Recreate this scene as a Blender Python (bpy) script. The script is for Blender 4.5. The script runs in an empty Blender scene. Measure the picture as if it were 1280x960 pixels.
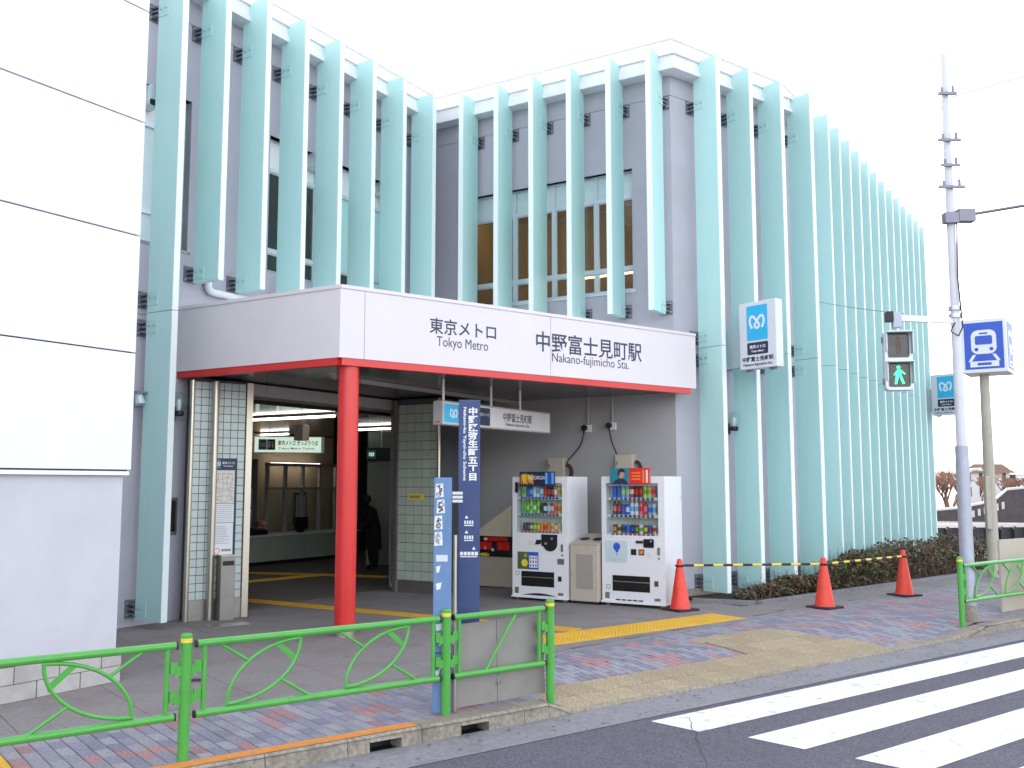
import bpy, bmesh, math, random
from mathutils import Matrix, Vector
random.seed(7)
SC = bpy.context.scene
COL = SC.collection
R = math.radians

# ------------------------------------------------------------------ camera
F_PX, HORIZON = 1205.0, 125.0            # focal length and horizon offset, in photo pixels
PITCH = math.atan(HORIZON / F_PX)
EYE = 1.75
cam = bpy.data.cameras.new('camera')
cam.sensor_width = 36.0
cam.lens = 36.0 * F_PX / 1280.0
cam.clip_end = 2000.0
cam.clip_start = 0.05
camo = bpy.data.objects.new('camera', cam)
camo.location = (0, 0, EYE)
camo.rotation_euler = (math.pi / 2 + PITCH, 0, 0)
COL.objects.link(camo)
SC.camera = camo

# ------------------------------------------------------------------ sky, sun, exposure
SUN_AZ, SUN_EL = R(-24.0), R(25.0)       # azimuth measured from +Y towards +X: the sun stands behind the station
w = bpy.data.worlds.new('World')
SC.world = w
w.use_nodes = True
nt = w.node_tree
bg = nt.nodes['Background']
sky = nt.nodes.new('ShaderNodeTexSky')
sky.sky_type = 'NISHITA'
sky.sun_disc = False
sky.sun_elevation = SUN_EL
sky.sun_rotation = SUN_AZ
sky.air_density = 1.0
sky.dust_density = 2.5
sky.ozone_density = 1.0
hs = nt.nodes.new('ShaderNodeHueSaturation')
hs.inputs['Saturation'].default_value = 0.36
nt.links.new(sky.outputs[0], hs.inputs['Color'])
nt.links.new(hs.outputs[0], bg.inputs['Color'])
bg.inputs['Strength'].default_value = 0.15
sun = bpy.data.lights.new('sun', 'SUN')
sun.energy = 3.0
sun.angle = R(0.5)
sun.color = (1.0, 0.93, 0.82)
suno = bpy.data.objects.new('sun', sun)
sd = Vector((math.sin(SUN_AZ) * math.cos(SUN_EL), math.cos(SUN_AZ) * math.cos(SUN_EL), math.sin(SUN_EL)))
suno.rotation_euler = sd.to_track_quat('Z', 'Y').to_euler()
COL.objects.link(suno)
vs = SC.view_settings
vs.view_transform = 'Standard'
vs.look = 'None'
vs.gamma = 1.0
vs.use_curve_mapping = False
vs.exposure = 2.3

# ------------------------------------------------------------------ photo pixel -> place on a known plane
CP, SP = math.cos(PITCH), math.sin(PITCH)
def ray(px, py):
    a, b = px - 640.0, 480.0 - py
    return Vector((a, F_PX * CP - b * SP, F_PX * SP + b * CP))
def G(px, py, z=0.0):
    v = ray(px, py); t = (z - EYE) / v.z
    return Vector((v.x * t, v.y * t, z))

class FR:                                  # plan frame: x along a wall, y into it (front faces -y), z up
    def __init__(s, o, deg):
        s.o = Vector((o[0], o[1], 0.0)); s.deg = deg; a = R(deg)
        s.u = Vector((math.cos(a), math.sin(a), 0)); s.v = Vector((-math.sin(a), math.cos(a), 0))
        s.M = Matrix.Translation(s.o) @ Matrix.Rotation(a, 4, 'Z')
    def W(s, x, y, z=0.0): return s.o + s.u * x + s.v * y + Vector((0, 0, z))
    def L(s, p): d = Vector((p[0], p[1], 0)) - s.o; return d.dot(s.u), d.dot(s.v)
    def P(s, px, py, y=0.0):               # pixel -> (x, z) on the vertical plane at local y
        v = ray(px, py); t = (s.o + s.v * y).dot(s.v) / Vector((v.x, v.y, 0)).dot(s.v)
        q = v * t; return s.L(q)[0], q.z + EYE

# ------------------------------------------------------------------ mesh builder
class MB:
    def __init__(s, M=None): s.v = []; s.f = []; s.m = []; s.M = M or Matrix.Identity(4)
    def add(s, vs_, fs, mi=0):
        b = len(s.v)
        s.v += [tuple(s.M @ Vector(p)) for p in vs_]
        s.f += [tuple(b + i for i in f) for f in fs]; s.m += [mi] * len(fs); return s
    def box(s, x0, x1, y0, y1, z0, z1, mi=0):
        return s.add([(x0,y0,z0),(x1,y0,z0),(x1,y1,z0),(x0,y1,z0),(x0,y0,z1),(x1,y0,z1),(x1,y1,z1),(x0,y1,z1)],
              [(0,3,2,1),(4,5,6,7),(0,1,5,4),(1,2,6,5),(2,3,7,6),(3,0,4,7)], mi)
    def cyl(s, p0, p1, r0, r1=None, n=12, mi=0, caps=True):
        r1 = r0 if r1 is None else r1
        p0, p1 = Vector(p0), Vector(p1); d = (p1 - p0).normalized()
        a = d.orthogonal().normalized(); b = d.cross(a)
        vv = []
        for p, r in ((p0, r0), (p1, r1)):
            for k in range(n):
                t = 2 * math.pi * k / n; vv.append(p + a * math.cos(t) * r + b * math.sin(t) * r)
        ff = [(k, (k + 1) % n, n + (k + 1) % n, n + k) for k in range(n)]
        if caps: ff += [tuple(range(n - 1, -1, -1)), tuple(range(n, 2 * n))]
        return s.add(vv, ff, mi)
    def tube(s, pts, r, n=8, mi=0):
        pts = [Vector(p) for p in pts]; vv = []; ff = []; prev = None
        for i, p in enumerate(pts):
            d = (pts[min(i + 1, len(pts) - 1)] - pts[max(i - 1, 0)]).normalized()
            a = d.orthogonal().normalized() if prev is None else (prev - d * prev.dot(d)).normalized()
            prev = a; b = d.cross(a)
            for k in range(n):
                t = 2 * math.pi * k / n; vv.append(p + (a * math.cos(t) + b * math.sin(t)) * r)
        for i in range(len(pts) - 1):
            for k in range(n):
                ff.append((i*n + k, i*n + (k+1) % n, (i+1)*n + (k+1) % n, (i+1)*n + k))
        ff += [tuple(range(n - 1, -1, -1)), tuple(range((len(pts)-1)*n, len(pts)*n))]
        return s.add(vv, ff, mi)
    def lathe(s, prof, n=16, c=(0,0,0), mi=0):
        vv = []; ff = []
        for r, z in prof:
            for k in range(n):
                t = 2*math.pi*k/n; vv.append((c[0]+r*math.cos(t), c[1]+r*math.sin(t), c[2]+z))
        for i in range(len(prof)-1):
            for k in range(n): ff.append((i*n+k, i*n+(k+1) % n, (i+1)*n+(k+1) % n, (i+1)*n+k))
        ff += [tuple(range(n-1, -1, -1)), tuple(range((len(prof)-1)*n, len(prof)*n))]
        return s.add(vv, ff, mi)
    def prism(s, poly, z0, z1, mi=0):      # plan polygon (x, y), counter-clockwise
        n = len(poly)
        vv = [(p[0], p[1], z0) for p in poly] + [(p[0], p[1], z1) for p in poly]
        ff = [tuple(range(n-1, -1, -1)), tuple(range(n, 2*n))] + [(k, (k+1) % n, n+(k+1) % n, n+k) for k in range(n)]
        return s.add(vv, ff, mi)
    def plate(s, poly, y0, y1, mi=0):      # upright polygon (x, z) with thickness y0..y1
        n = len(poly)
        vv = [(p[0], y0, p[1]) for p in poly] + [(p[0], y1, p[1]) for p in poly]
        ff = [tuple(range(n)), tuple(range(2*n-1, n-1, -1))] + [((k+1) % n, k, n+k, n+(k+1) % n) for k in range(n)]
        return s.add(vv, ff, mi)
    def disc(s, x, z, r, y0, y1, n=20, mi=0, sx=1.0):
        return s.plate([(x + r*sx*math.cos(2*math.pi*k/n), z + r*math.sin(2*math.pi*k/n)) for k in range(n)], y0, y1, mi)
    def rrect(s, x0, x1, z0, z1, r, y0, y1, mi=0, n=5):
        pts = []
        for cx, cz, a0 in ((x1-r, z1-r, 0), (x0+r, z1-r, 90), (x0+r, z0+r, 180), (x1-r, z0+r, 270)):
            for k in range(n+1):
                a = R(a0 + 90.0*k/n); pts.append((cx + r*math.cos(a), cz + r*math.sin(a)))
        return s.plate(pts, y0, y1, mi)
    def ribbon(s, pts, wd, y0, y1, mi=0):  # flat band following points (x, z)
        P = [Vector((p[0], p[1])) for p in pts]; L = []; Rr = []
        for i, p in enumerate(P):
            d = (P[min(i+1, len(P)-1)] - P[max(i-1, 0)]).normalized(); nn = Vector((-d.y, d.x)) * wd / 2
            L.append(p + nn); Rr.append(p - nn)
        for i in range(len(P)-1):
            q = [Rr[i], Rr[i+1], L[i+1], L[i]]
            s.plate([(a.x, a.y) for a in q], y0 - i*2e-5, y1, mi)
        return s
    def mesh(s, name, mats):
        me = bpy.data.meshes.new(name); me.from_pydata(s.v, [], s.f)
        for m in (mats if isinstance(mats, (list, tuple)) else [mats]): me.materials.append(m)
        if any(s.m): me.polygons.foreach_set('material_index', s.m)
        me.update(); return me
    def build(s, name, mats, parent=None, smooth=False, bevel=0.0, loc=None, rotz=0.0):
        o = obj(name, s.mesh(name, mats), parent, loc, rotz)
        if smooth: smooth_by_angle(o.data)
        if bevel: bev(o, bevel)
        return o
def smooth_by_angle(me, ang=40):
    bm = bmesh.new(); bm.from_mesh(me)
    for f in bm.faces: f.smooth = True
    lim = R(ang)
    for e in bm.edges:
        if len(e.link_faces) != 2 or e.calc_face_angle(0) > lim: e.smooth = False
    bm.to_mesh(me); bm.free()
def bev(o, wd, seg=2):
    b = o.modifiers.new('bevel', 'BEVEL'); b.width = wd; b.segments = seg; b.limit_method = 'ANGLE'; b.angle_limit = R(40)
def obj(name, me, parent=None, loc=None, rotz=0.0):
    o = bpy.data.objects.new(name, me); COL.objects.link(o)
    if parent: o.parent = parent
    if loc is not None: o.location = loc
    o.rotation_euler.z = rotz
    return o
def tag(o, label, cat, group=None):
    o['label'] = label; o['category'] = cat
    if group: o['group'] = group
    return o
def thing(name, label, cat, loc=(0,0,0), deg=0.0, group=None):
    o = bpy.data.objects.new(name, None); COL.objects.link(o); o.empty_display_size = 0.2
    o.location = loc; o.rotation_euler.z = R(deg)
    return tag(o, label, cat, group)
def struct(o): o['kind'] = 'structure'; return o
def stuff(o): o['kind'] = 'stuff'; return o

# ------------------------------------------------------------------ materials
def mat(name, col, rough=0.6, metal=0.0, var=0.08, scale=6.0, bump=0.0, bscale=60.0, rand=0.0, emit=0.0, ecol=None,
        coat=0.0, spec=0.5, streak=0.0, dirt=None, dscale=1.5, damt=0.0, sharp=.2, dthr=(.48,.72)):
    m = bpy.data.materials.new(name); m.use_nodes = True
    N = m.node_tree.nodes; K = m.node_tree.links; b = N['Principled BSDF']
    b.inputs['Roughness'].default_value = rough; b.inputs['Metallic'].default_value = metal
    b.inputs['Specular IOR Level'].default_value = spec
    if coat: b.inputs['Coat Weight'].default_value = coat; b.inputs['Coat Roughness'].default_value = 0.1
    c4 = (col[0], col[1], col[2], 1)
    if emit:
        b.inputs['Base Color'].default_value = c4
        e = ecol or col; b.inputs['Emission Color'].default_value = (e[0], e[1], e[2], 1); b.inputs['Emission Strength'].default_value = emit
        return m
    tc = N.new('ShaderNodeTexCoord')
    nz = N.new('ShaderNodeTexNoise'); nz.inputs['Scale'].default_value = scale; nz.inputs['Detail'].default_value = 6; nz.inputs['Roughness'].default_value = 0.65
    K.new(tc.outputs['Object'], nz.inputs['Vector'])
    if streak:
        mp = N.new('ShaderNodeMapping'); mp.inputs['Scale'].default_value = (1, 1, streak)
        K.new(tc.outputs['Object'], mp.inputs['Vector']); K.new(mp.outputs[0], nz.inputs['Vector'])
    rp = N.new('ShaderNodeValToRGB')
    rp.color_ramp.elements[0].position = 0.5-sharp; rp.color_ramp.elements[1].position = 0.5+sharp
    rp.color_ramp.elements[0].color = tuple(x * (1 - var) for x in col) + (1,)
    rp.color_ramp.elements[1].color = tuple(min(1, x * (1 + var)) for x in col) + (1,)
    K.new(nz.outputs['Fac'], rp.inputs['Fac']); out = rp.outputs['Color']
    if rand:
        oi = N.new('ShaderNodeObjectInfo'); mr = N.new('ShaderNodeMapRange')
        mr.inputs['To Min'].default_value = 1 - rand; mr.inputs['To Max'].default_value = 1 + rand
        K.new(oi.outputs['Random'], mr.inputs['Value'])
        mx = N.new('ShaderNodeVectorMath'); mx.operation = 'SCALE'
        K.new(out, mx.inputs[0]); K.new(mr.outputs[0], mx.inputs['Scale']); out = mx.outputs[0]
    if dirt:
        n2 = N.new('ShaderNodeTexNoise'); n2.inputs['Scale'].default_value = dscale; n2.inputs['Detail'].default_value = 9; n2.inputs['Roughness'].default_value = 0.7
        K.new(mp.outputs[0] if streak else tc.outputs['Object'], n2.inputs['Vector'])
        r2 = N.new('ShaderNodeValToRGB'); r2.color_ramp.elements[0].position = dthr[0]; r2.color_ramp.elements[1].position = dthr[1]
        r2.color_ramp.elements[1].color = (damt, damt, damt, 1)
        K.new(n2.outputs['Fac'], r2.inputs['Fac'])
        mm = N.new('ShaderNodeMix'); mm.data_type = 'RGBA'
        K.new(r2.outputs['Color'], mm.inputs['Factor']); K.new(out, mm.inputs['A']); mm.inputs['B'].default_value = dirt + (1,)
        out = mm.outputs['Result']
    K.new(out, b.inputs['Base Color'])
    rr = N.new('ShaderNodeMapRange'); rr.inputs['To Min'].default_value = max(0.02, rough - 0.08); rr.inputs['To Max'].default_value = min(1, rough + 0.08)
    K.new(nz.outputs['Fac'], rr.inputs['Value']); K.new(rr.outputs[0], b.inputs['Roughness'])
    if bump:
        n3 = N.new('ShaderNodeTexNoise'); n3.inputs['Scale'].default_value = bscale; n3.inputs['Detail'].default_value = 4
        K.new(tc.outputs['Object'], n3.inputs['Vector'])
        bp = N.new('ShaderNodeBump'); bp.inputs['Strength'].default_value = bump; bp.inputs['Distance'].default_value = 0.01
        K.new(n3.outputs['Fac'], bp.inputs['Height']); K.new(bp.outputs[0], b.inputs['Normal'])
    return m
def glass_mat(name, tint=(0.9, 0.95, 0.95), rough=0.0, body=0.0, bcol=(0.5, 0.6, 0.6)):
    m = bpy.data.materials.new(name); m.use_nodes = True
    N = m.node_tree.nodes; K = m.node_tree.links; N.remove(N['Principled BSDF'])
    tr = N.new('ShaderNodeBsdfTransparent'); tr.inputs[0].default_value = tint + (1,)
    gl = N.new('ShaderNodeBsdfGlossy'); gl.inputs['Roughness'].default_value = rough
    lw = N.new('ShaderNodeLayerWeight'); lw.inputs['Blend'].default_value = 0.5
    pw_ = N.new('ShaderNodeMath'); pw_.operation = 'POWER'; pw_.inputs[1].default_value = 5.0; K.new(lw.outputs['Facing'], pw_.inputs[0])
    fr = N.new('ShaderNodeMath'); fr.operation = 'MULTIPLY_ADD'; fr.inputs[1].default_value = 0.96; fr.inputs[2].default_value = 0.04; K.new(pw_.outputs[0], fr.inputs[0])
    mx = N.new('ShaderNodeMixShader'); K.new(fr.outputs[0], mx.inputs[0]); K.new(tr.outputs[0], mx.inputs[1]); K.new(gl.outputs[0], mx.inputs[2])
    out = mx.outputs[0]
    if body:
        df = N.new('ShaderNodeBsdfDiffuse'); df.inputs[0].default_value = bcol + (1,)
        m2 = N.new('ShaderNodeMixShader'); m2.inputs[0].default_value = body; K.new(out, m2.inputs[1]); K.new(df.outputs[0], m2.inputs[2]); out = m2.outputs[0]
    K.new(out, N['Material Output'].inputs['Surface'])
    return m

MT = {}
def dm(key, *a, **k): MT[key] = mat(key, *a, **k); return MT[key]
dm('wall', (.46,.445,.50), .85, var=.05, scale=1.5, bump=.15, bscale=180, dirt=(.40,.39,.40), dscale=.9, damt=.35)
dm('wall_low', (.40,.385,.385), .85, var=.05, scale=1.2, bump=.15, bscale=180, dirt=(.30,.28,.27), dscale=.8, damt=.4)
dm('fin', (.51,.77,.745), .45, var=.05, scale=1.6, streak=.12, dirt=(.41,.69,.69), dscale=1.3, damt=.6)
dm('fin_edge', (.80,.88,.87), .5, var=.02)
dm('parapet', (.82,.81,.83), .7, var=.04, scale=2, dirt=(.6,.58,.58), damt=.3)
dm('parapet_top', (.86,.86,.86), .7, var=.03, scale=2)
dm('bracket', (.24,.23,.27), .5, metal=.6)
dm('plate_teal', (.46,.72,.70), .45, var=.05)
dm('bolt', (.55,.58,.60), .35, metal=.9)
dm('fascia', (.73,.675,.69), .5, var=.025, scale=1.5, dirt=(.67,.61,.61), dscale=.7, damt=.4)
dm('red', (.66,.028,.026), .35, var=.07, scale=3, streak=.3, coat=.15)
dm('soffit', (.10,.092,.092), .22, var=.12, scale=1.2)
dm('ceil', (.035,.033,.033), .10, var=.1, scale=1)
dm('lintel', (.45,.43,.42), .55, var=.06)
dm('steel', (.62,.56,.47), .32, metal=.9, var=.10, scale=4, streak=.2)
dm('steel_dark', (.34,.32,.30), .4, metal=.8, var=.10, scale=5)
dm('tile', (.55,.62,.60), .18, var=.03, rand=.06, coat=.2)
dm('tile_sage', (.46,.52,.44), .2, var=.03, rand=.06, coat=.2)
dm('grout', (.09,.09,.10), .9)
dm('frame', (.60,.66,.70), .4, metal=.3, var=.04)
dm('transom', (.55,.66,.68), .35, var=.04)
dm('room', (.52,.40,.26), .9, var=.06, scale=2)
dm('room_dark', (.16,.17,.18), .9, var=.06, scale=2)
dm('rough_white', (.85,.85,.87), .65, var=.015, scale=2)
dm('stucco', (.60,.58,.63), .9, var=.05, scale=2, bump=.3, bscale=220, dirt=(.50,.48,.52), damt=.35)
dm('block', (.50,.46,.44), .95, var=.10, scale=5, bump=.5, bscale=90, rand=.05, dirt=(.32,.29,.27), dscale=3, damt=.6)
dm('black', (.012,.012,.014), .5, var=.1)
dm('black_gloss', (.012,.012,.014), .12, var=.1)
dm('white', (.80,.80,.81), .4, var=.02)
dm('signbox', (.70,.70,.75), .4, var=.02)
dm('white_paint', (.80,.80,.80), .6, var=.03, scale=4)
dm('navy', (.018,.026,.075), .4, var=.06)
dm('navy_pillar', (.030,.055,.17), .45, var=.12, scale=4, dirt=(.08,.10,.18), dscale=3, damt=.45)
dm('cyan', (.03,.46,.78), .4, var=.02)
dm('teal_sign', (.02,.22,.27), .35, var=.03)
dm('pale_blue', (.125,.225,.42), .5, var=.09, scale=5, dirt=(.20,.30,.46), dscale=4, damt=.5)
dm('asphalt', (.135,.124,.155), .9, var=.42, scale=75, sharp=.10, bump=.9, bscale=240, dirt=(.10,.092,.112), dscale=.6, damt=.8)
dm('gutter', (.25,.235,.25), .9, var=.14, scale=22, sharp=.12, bump=.3, bscale=140, dirt=(.14,.13,.13), dscale=2.2, damt=.6)
dm('kerb', (.31,.265,.215), .95, var=.24, scale=30, sharp=.12, bump=.5, bscale=120, rand=.06, dirt=(.12,.10,.085), dscale=4, damt=.6)
dm('stripe', (.80,.79,.80), .75, var=.05, scale=20, bump=.2, bscale=150, dirt=(.25,.24,.26), dscale=10, damt=.5, dthr=(.56,.64))
dm('orange_paint', (.75,.26,.045), .7, var=.12, scale=12, dirt=(.35,.2,.1), dscale=14, damt=.6)
dm('slab', (.25,.222,.212), .92, var=.12, scale=25, sharp=.12, bump=.3, bscale=160, rand=.06, dirt=(.165,.142,.132), dscale=1.6, damt=.7)
dm('joint', (.07,.062,.06), .95)
for i_, c_ in enumerate([(.29,.275,.31), (.235,.225,.285), (.35,.20,.205)]):
    dm('paver%d' % i_, c_, .9, var=.16, scale=40, sharp=.12, bump=.35, bscale=170, rand=.13)
dm('tan', (.40,.315,.205), .9, var=.25, scale=60, sharp=.10, bump=.6, bscale=200, rand=.10, dirt=(.26,.2,.135), dscale=5, damt=.6)
dm('yellow', (.72,.41,.028), .7, var=.10, scale=10, rand=.05, dirt=(.42,.24,.04), dscale=5, damt=.5)
dm('hall_floor', (.14,.12,.11), .6, var=.08)
dm('green', (.085,.37,.06), .30, var=.05, scale=6, coat=.25, dirt=(.045,.27,.03), dscale=5, damt=.4)
dm('cone', (.80,.055,.03), .45, var=.06, scale=8, dirt=(.45,.03,.02), dscale=7, damt=.5)
dm('rubber', (.045,.018,.018), .8)
dm('galv_glare', (.62,.62,.66), .5, metal=.1, var=.06)
dm('galv', (.42,.43,.50), .5, metal=.35, var=.10, scale=6, bump=.1)
dm('concrete_pole', (.46,.42,.34), .8, var=.08, scale=5, bump=.2)
dm('grey_board', (.27,.245,.225), .65, var=.09, scale=2.5, dirt=(.20,.18,.165), dscale=2, damt=.6)
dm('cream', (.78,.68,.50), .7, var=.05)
dm('beige', (.50,.43,.35), .6, var=.05)
dm('beige_mesh', (.34,.30,.26), .7, var=.18, scale=90)
dm('vend', (.78,.77,.79), .3, var=.02, coat=.3)
dm('vend_in', (.66,.62,.58), .6, var=.03)
dm('paper', (.72,.68,.62), .8, var=.05, scale=6)
dm('paper_w', (.74,.75,.78), .7, var=.03)
dm('ink', (.30,.25,.22), .8)
dm('map_green', (.46,.50,.34), .8)
dm('p_red', (.75,.02,.015), .4); dm('p_blue', (.03,.10,.55), .4); dm('p_green', (.10,.42,.05), .4); dm('p_orange', (.85,.25,.04), .4)
dm('p_yellow', (.80,.62,.05), .4); dm('p_sky', (.15,.45,.80), .4); dm('p_pink', (.75,.20,.25), .4); dm('p_lime', (.5,.7,.08), .4); dm('p_brown', (.12,.05,.03), .4)
dm('skin', (.50,.28,.19), .6); dm('coat', (.012,.012,.014), .9); dm('hair', (.01,.008,.007), .7)
dm('soil', (.05,.035,.028), .95, var=.2, scale=20)
dm('leaf_a', (.085,.12,.045), .6, var=.3, scale=3); dm('leaf_b', (.16,.07,.055), .6, var=.3, scale=3); dm('leaf_c', (.20,.135,.085), .7, var=.3, scale=3)
dm('bark', (.16,.10,.075), .9, var=.2); dm('twig', (.26,.16,.12), .9, var=.2)
dm('dark_wall', (.09,.075,.08), .9, var=.25, scale=3)
dm('far_white', (.6,.58,.58), .8, var=.05); dm('far_brown', (.26,.17,.13), .9, var=.1); dm('dark_rail', (.03,.028,.034), .6)
dm('ground', (.16,.15,.14), .95, var=.12, scale=1)
dm('tube', (1,1,1), emit=1.1, ecol=(1,.97,.9)); dm('sign_lit', (.7,.85,.74), emit=.16, ecol=(.72,.90,.75)); dm('lamp_warm', (1,.8,.5), emit=4.5, ecol=(1,.72,.38))
dm('green_man', (.1,1,.4), emit=.35, ecol=(.05,.95,.30)); dm('lens', (.05,.035,.03), .12, var=.6, scale=9)
MT['glass'] = glass_mat('glass'); MT['glass_win'] = glass_mat('glass_win', (.72,.76,.74), body=.06, bcol=(.3,.32,.3))
MT['glass_dim'] = glass_mat('glass_dim', (.65,.62,.52), body=.10, bcol=(.35,.3,.2))

# ------------------------------------------------------------------ lettering and logo helpers
DG = None
def text(body, wd, ht, m, parent, x, y, z, name='lettering', bold=0.0, rot=0.0, back=False, keep=False):
    """Lettering wd x ht metres, centred at (x, z) on the plane y, reading from -y (back: from +y)."""
    cu = bpy.data.curves.new('t', 'FONT'); cu.body = body; cu.size = 1; cu.offset = bold; cu.resolution_u = 3
    cu.align_x = 'CENTER'
    t = bpy.data.objects.new('t', cu); COL.objects.link(t)
    dg = bpy.context.evaluated_depsgraph_get(); dg.update()
    me = bpy.data.meshes.new_from_object(t.evaluated_get(dg))
    bpy.data.objects.remove(t); bpy.data.curves.remove(cu)
    xs = [v.co.x for v in me.vertices]; ys = [v.co.y for v in me.vertices]
    cx, cy = (min(xs)+max(xs))/2, (min(ys)+max(ys))/2
    sx = wd/(max(xs)-min(xs)); sy = ht/(max(ys)-min(ys))
    ca, sa = math.cos(rot), math.sin(rot)
    for v in me.vertices:
        a, b = (v.co.x-cx)*sx, (v.co.y-cy)*sy
        a, b = a*ca - b*sa, a*sa + b*ca
        v.co = (-a + x, y, b + z) if back else (a + x, y, b + z)
    me.materials.append(m); me.name = name
    return obj(name, me, parent)
def spline(pts, n=8):
    out = []
    for i in range(len(pts)-1):
        p0, p1, p2, p3 = (Vector(pts[max(0, i-1)]), Vector(pts[i]), Vector(pts[i+1]), Vector(pts[min(len(pts)-1, i+2)]))
        for k in range(n):
            t = k/n
            out.append(.5*((2*p1) + (p2-p0)*t + (2*p0-5*p1+4*p2-p3)*t*t + (3*p1-p0-3*p2+p3)*t**3))
    out.append(Vector(pts[-1])); return out
LOGO = [(-.62,-.62),(-.86,-.05),(-.80,.48),(-.48,.60),(-.10,.22),(.24,-.22),(.22,-.50),(0,-.62),(-.22,-.50),(-.24,-.22),(.10,.22),(.48,.60),(.80,.48),(.86,-.05),(.62,-.62)]
def logo(x, z, s_, y, parent, m, back=False):
    b = MB()
    for k, p in enumerate([spline(LOGO, 6)]):
        b.ribbon([((-q.x if back else q.x)*s_ + x, q.y*s_ + z) for q in p], .25*s_, y-.002, y, 0)
    return b.build('logo', m, parent)
# ================================================================== plan of the place
LIP_Z = 8.35
def at_z(px, py, z): v = ray(px, py); t = (z-EYE)/v.z; return Vector((v.x*t, v.y*t, 0))
I = at_z(547.6, 154, LIP_Z)                # inner corner of the parapet
K = at_z(842.5, 84, LIP_Z)                 # outer corner of the parapet
DEG_B = math.degrees(math.atan2(K.y-I.y, K.x-I.x)); DEG_A = DEG_B + 90.0; DEG_R = 37.6; DEG_D = 57.0
FA, FB, FC = FR(I, DEG_A), FR(I, DEG_B), FR(K, DEG_R)
LB = (K-I).length
FRD = FR(G(557, 893), DEG_R)               # road frame: x along the kerb, y towards the station

# ------------------------------------------------------------------ ground, road, pavement
def zs(x, y):                              # height of the pavement: it dips to the road at the crossing
    a = min(1, max(0, (x-.86)/.26)) * min(1, max(0, (8.0-x)/.6)); b = min(1, max(0, (.9-y)/1.1))
    return -.105*a*b
def yb(x): return 1.22 if x < .7 else (1.22 + (x-.7)*.125 if x < 7.3 else 2.045 + (x-7.3)*.06)
RZ = -.14
g = MB(); g.add([(-400,-400,-.30),(400,-400,-.30),(400,600,-.30),(-400,600,-.30)], [(0,1,2,3)])
struct(g.build('ground', MT['ground']))
road = MB(FRD.M); road.add([(-60,-14,RZ),(90,-14,RZ),(90,-.60,RZ),(-60,-.60,RZ)], [(0,1,2,3)])
struct(road.build('road', MT['asphalt']))
gt = MB(FRD.M)
xs = [-60, -8] + sorted([-4 + .5*i for i in range(33)] + [.86, 1.12, 7.4, 7.7]) + [30, 90]
for a, b in zip(xs, xs[1:]):
    gt.add([(a,-.606,RZ+.004),(b,-.606,RZ+.004),(b,-.19,RZ+.025),(a,-.19,RZ+.025)], [(0,1,2,3)])
struct(gt.build('gutter', MT['gutter']))
pv = MB(FRD.M); ys = [-.21, .0, .2, .45, .7, .9, 1.3]
for a, b in zip(xs, xs[1:]):
    yy = ys + [max(1.35, yb((a+b)/2)+.25)]
    for c, d in zip(yy, yy[1:]):
        pv.add([(a,c,zs(a,c)-.018),(b,c,zs(b,c)-.018),(b,d,zs(b,d)-.018),(a,d,zs(a,d)-.018)], [(0,1,2,3)])
pavement = struct(pv.build('pavement', MT['joint']))
fo = MB(FRD.M); fo.add([(-30,1.2,-.014),(60,1.2,-.014),(60,45,-.014),(-30,45,-.014)], [(0,1,2,3)])
forecourt = struct(fo.build('forecourt', MT['joint']))
# crosswalk stripes
for x0, y0, y1 in ((1.50,-.70,-1.16), (1.72,-1.49,-1.95), (1.86,-2.30,-2.76), (2.0,-3.1,-3.56)):
    s_ = MB(FRD.M); n = 14
    xx = [x0 + (8.9-x0)*k/n for k in range(n+1)]
    for k in range(n):
        e = [random.uniform(-.008,.008) for _ in range(4)]
        if k == 0: e0 = e
        s_.add([(xx[k]+(.06 if k == 0 else 0), y1, RZ+.004),(xx[k+1], y1, RZ+.004),(xx[k+1], y0, RZ+.004),(xx[k], y0, RZ+.004)], [(0,1,2,3)])
    struct(s_.build('crosswalk_stripe', MT['stripe']))

rc = random.Random(31)
def crack(px, py, px2, py2):
    a, c = FRD.L(G(px, py, RZ)), FRD.L(G(px2, py2, RZ)); n = 14; pts = []
    for k in range(n+1): pts.append((a[0]+(c[0]-a[0])*k/n+rc.uniform(-.02,.02), a[1]+(c[1]-a[1])*k/n+rc.uniform(-.02,.02)))
    b = MB(FRD.M)
    for p, q in zip(pts, pts[1:]):
        w_ = rc.uniform(.002, .005); b.add([(p[0]-w_,p[1],RZ+.008),(q[0]-w_,q[1],RZ+.008),(q[0]+w_,q[1],RZ+.008),(p[0]+w_,p[1],RZ+.008)], [(3,2,1,0)])
    struct(b.build('road_crack', MT['joint']))
crack(862, 897, 884, 958); crack(884, 958, 900, 1010)
b = MB(FRD.M)
for k in range(120):                          # dark leaf litter and gum along the gutter
    x_ = rc.uniform(-2.5, 8); y_ = rc.choice((-.58, -.42, -.30)) + rc.gauss(0, .035); r_ = rc.uniform(.006, .022)
    b.add([(x_-r_*1.6,y_-r_*.3,RZ+.034),(x_,y_-r_*.5,RZ+.034),(x_+r_*1.5,y_+r_*.2,RZ+.034),(x_-r_*.2,y_+r_*.5,RZ+.034)], [(0,1,2,3)])
lit = b.build('litter', MT['soil']); stuff(lit); tag(lit, 'scattered dark leaf litter lying along the pale gutter', 'litter')
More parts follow.
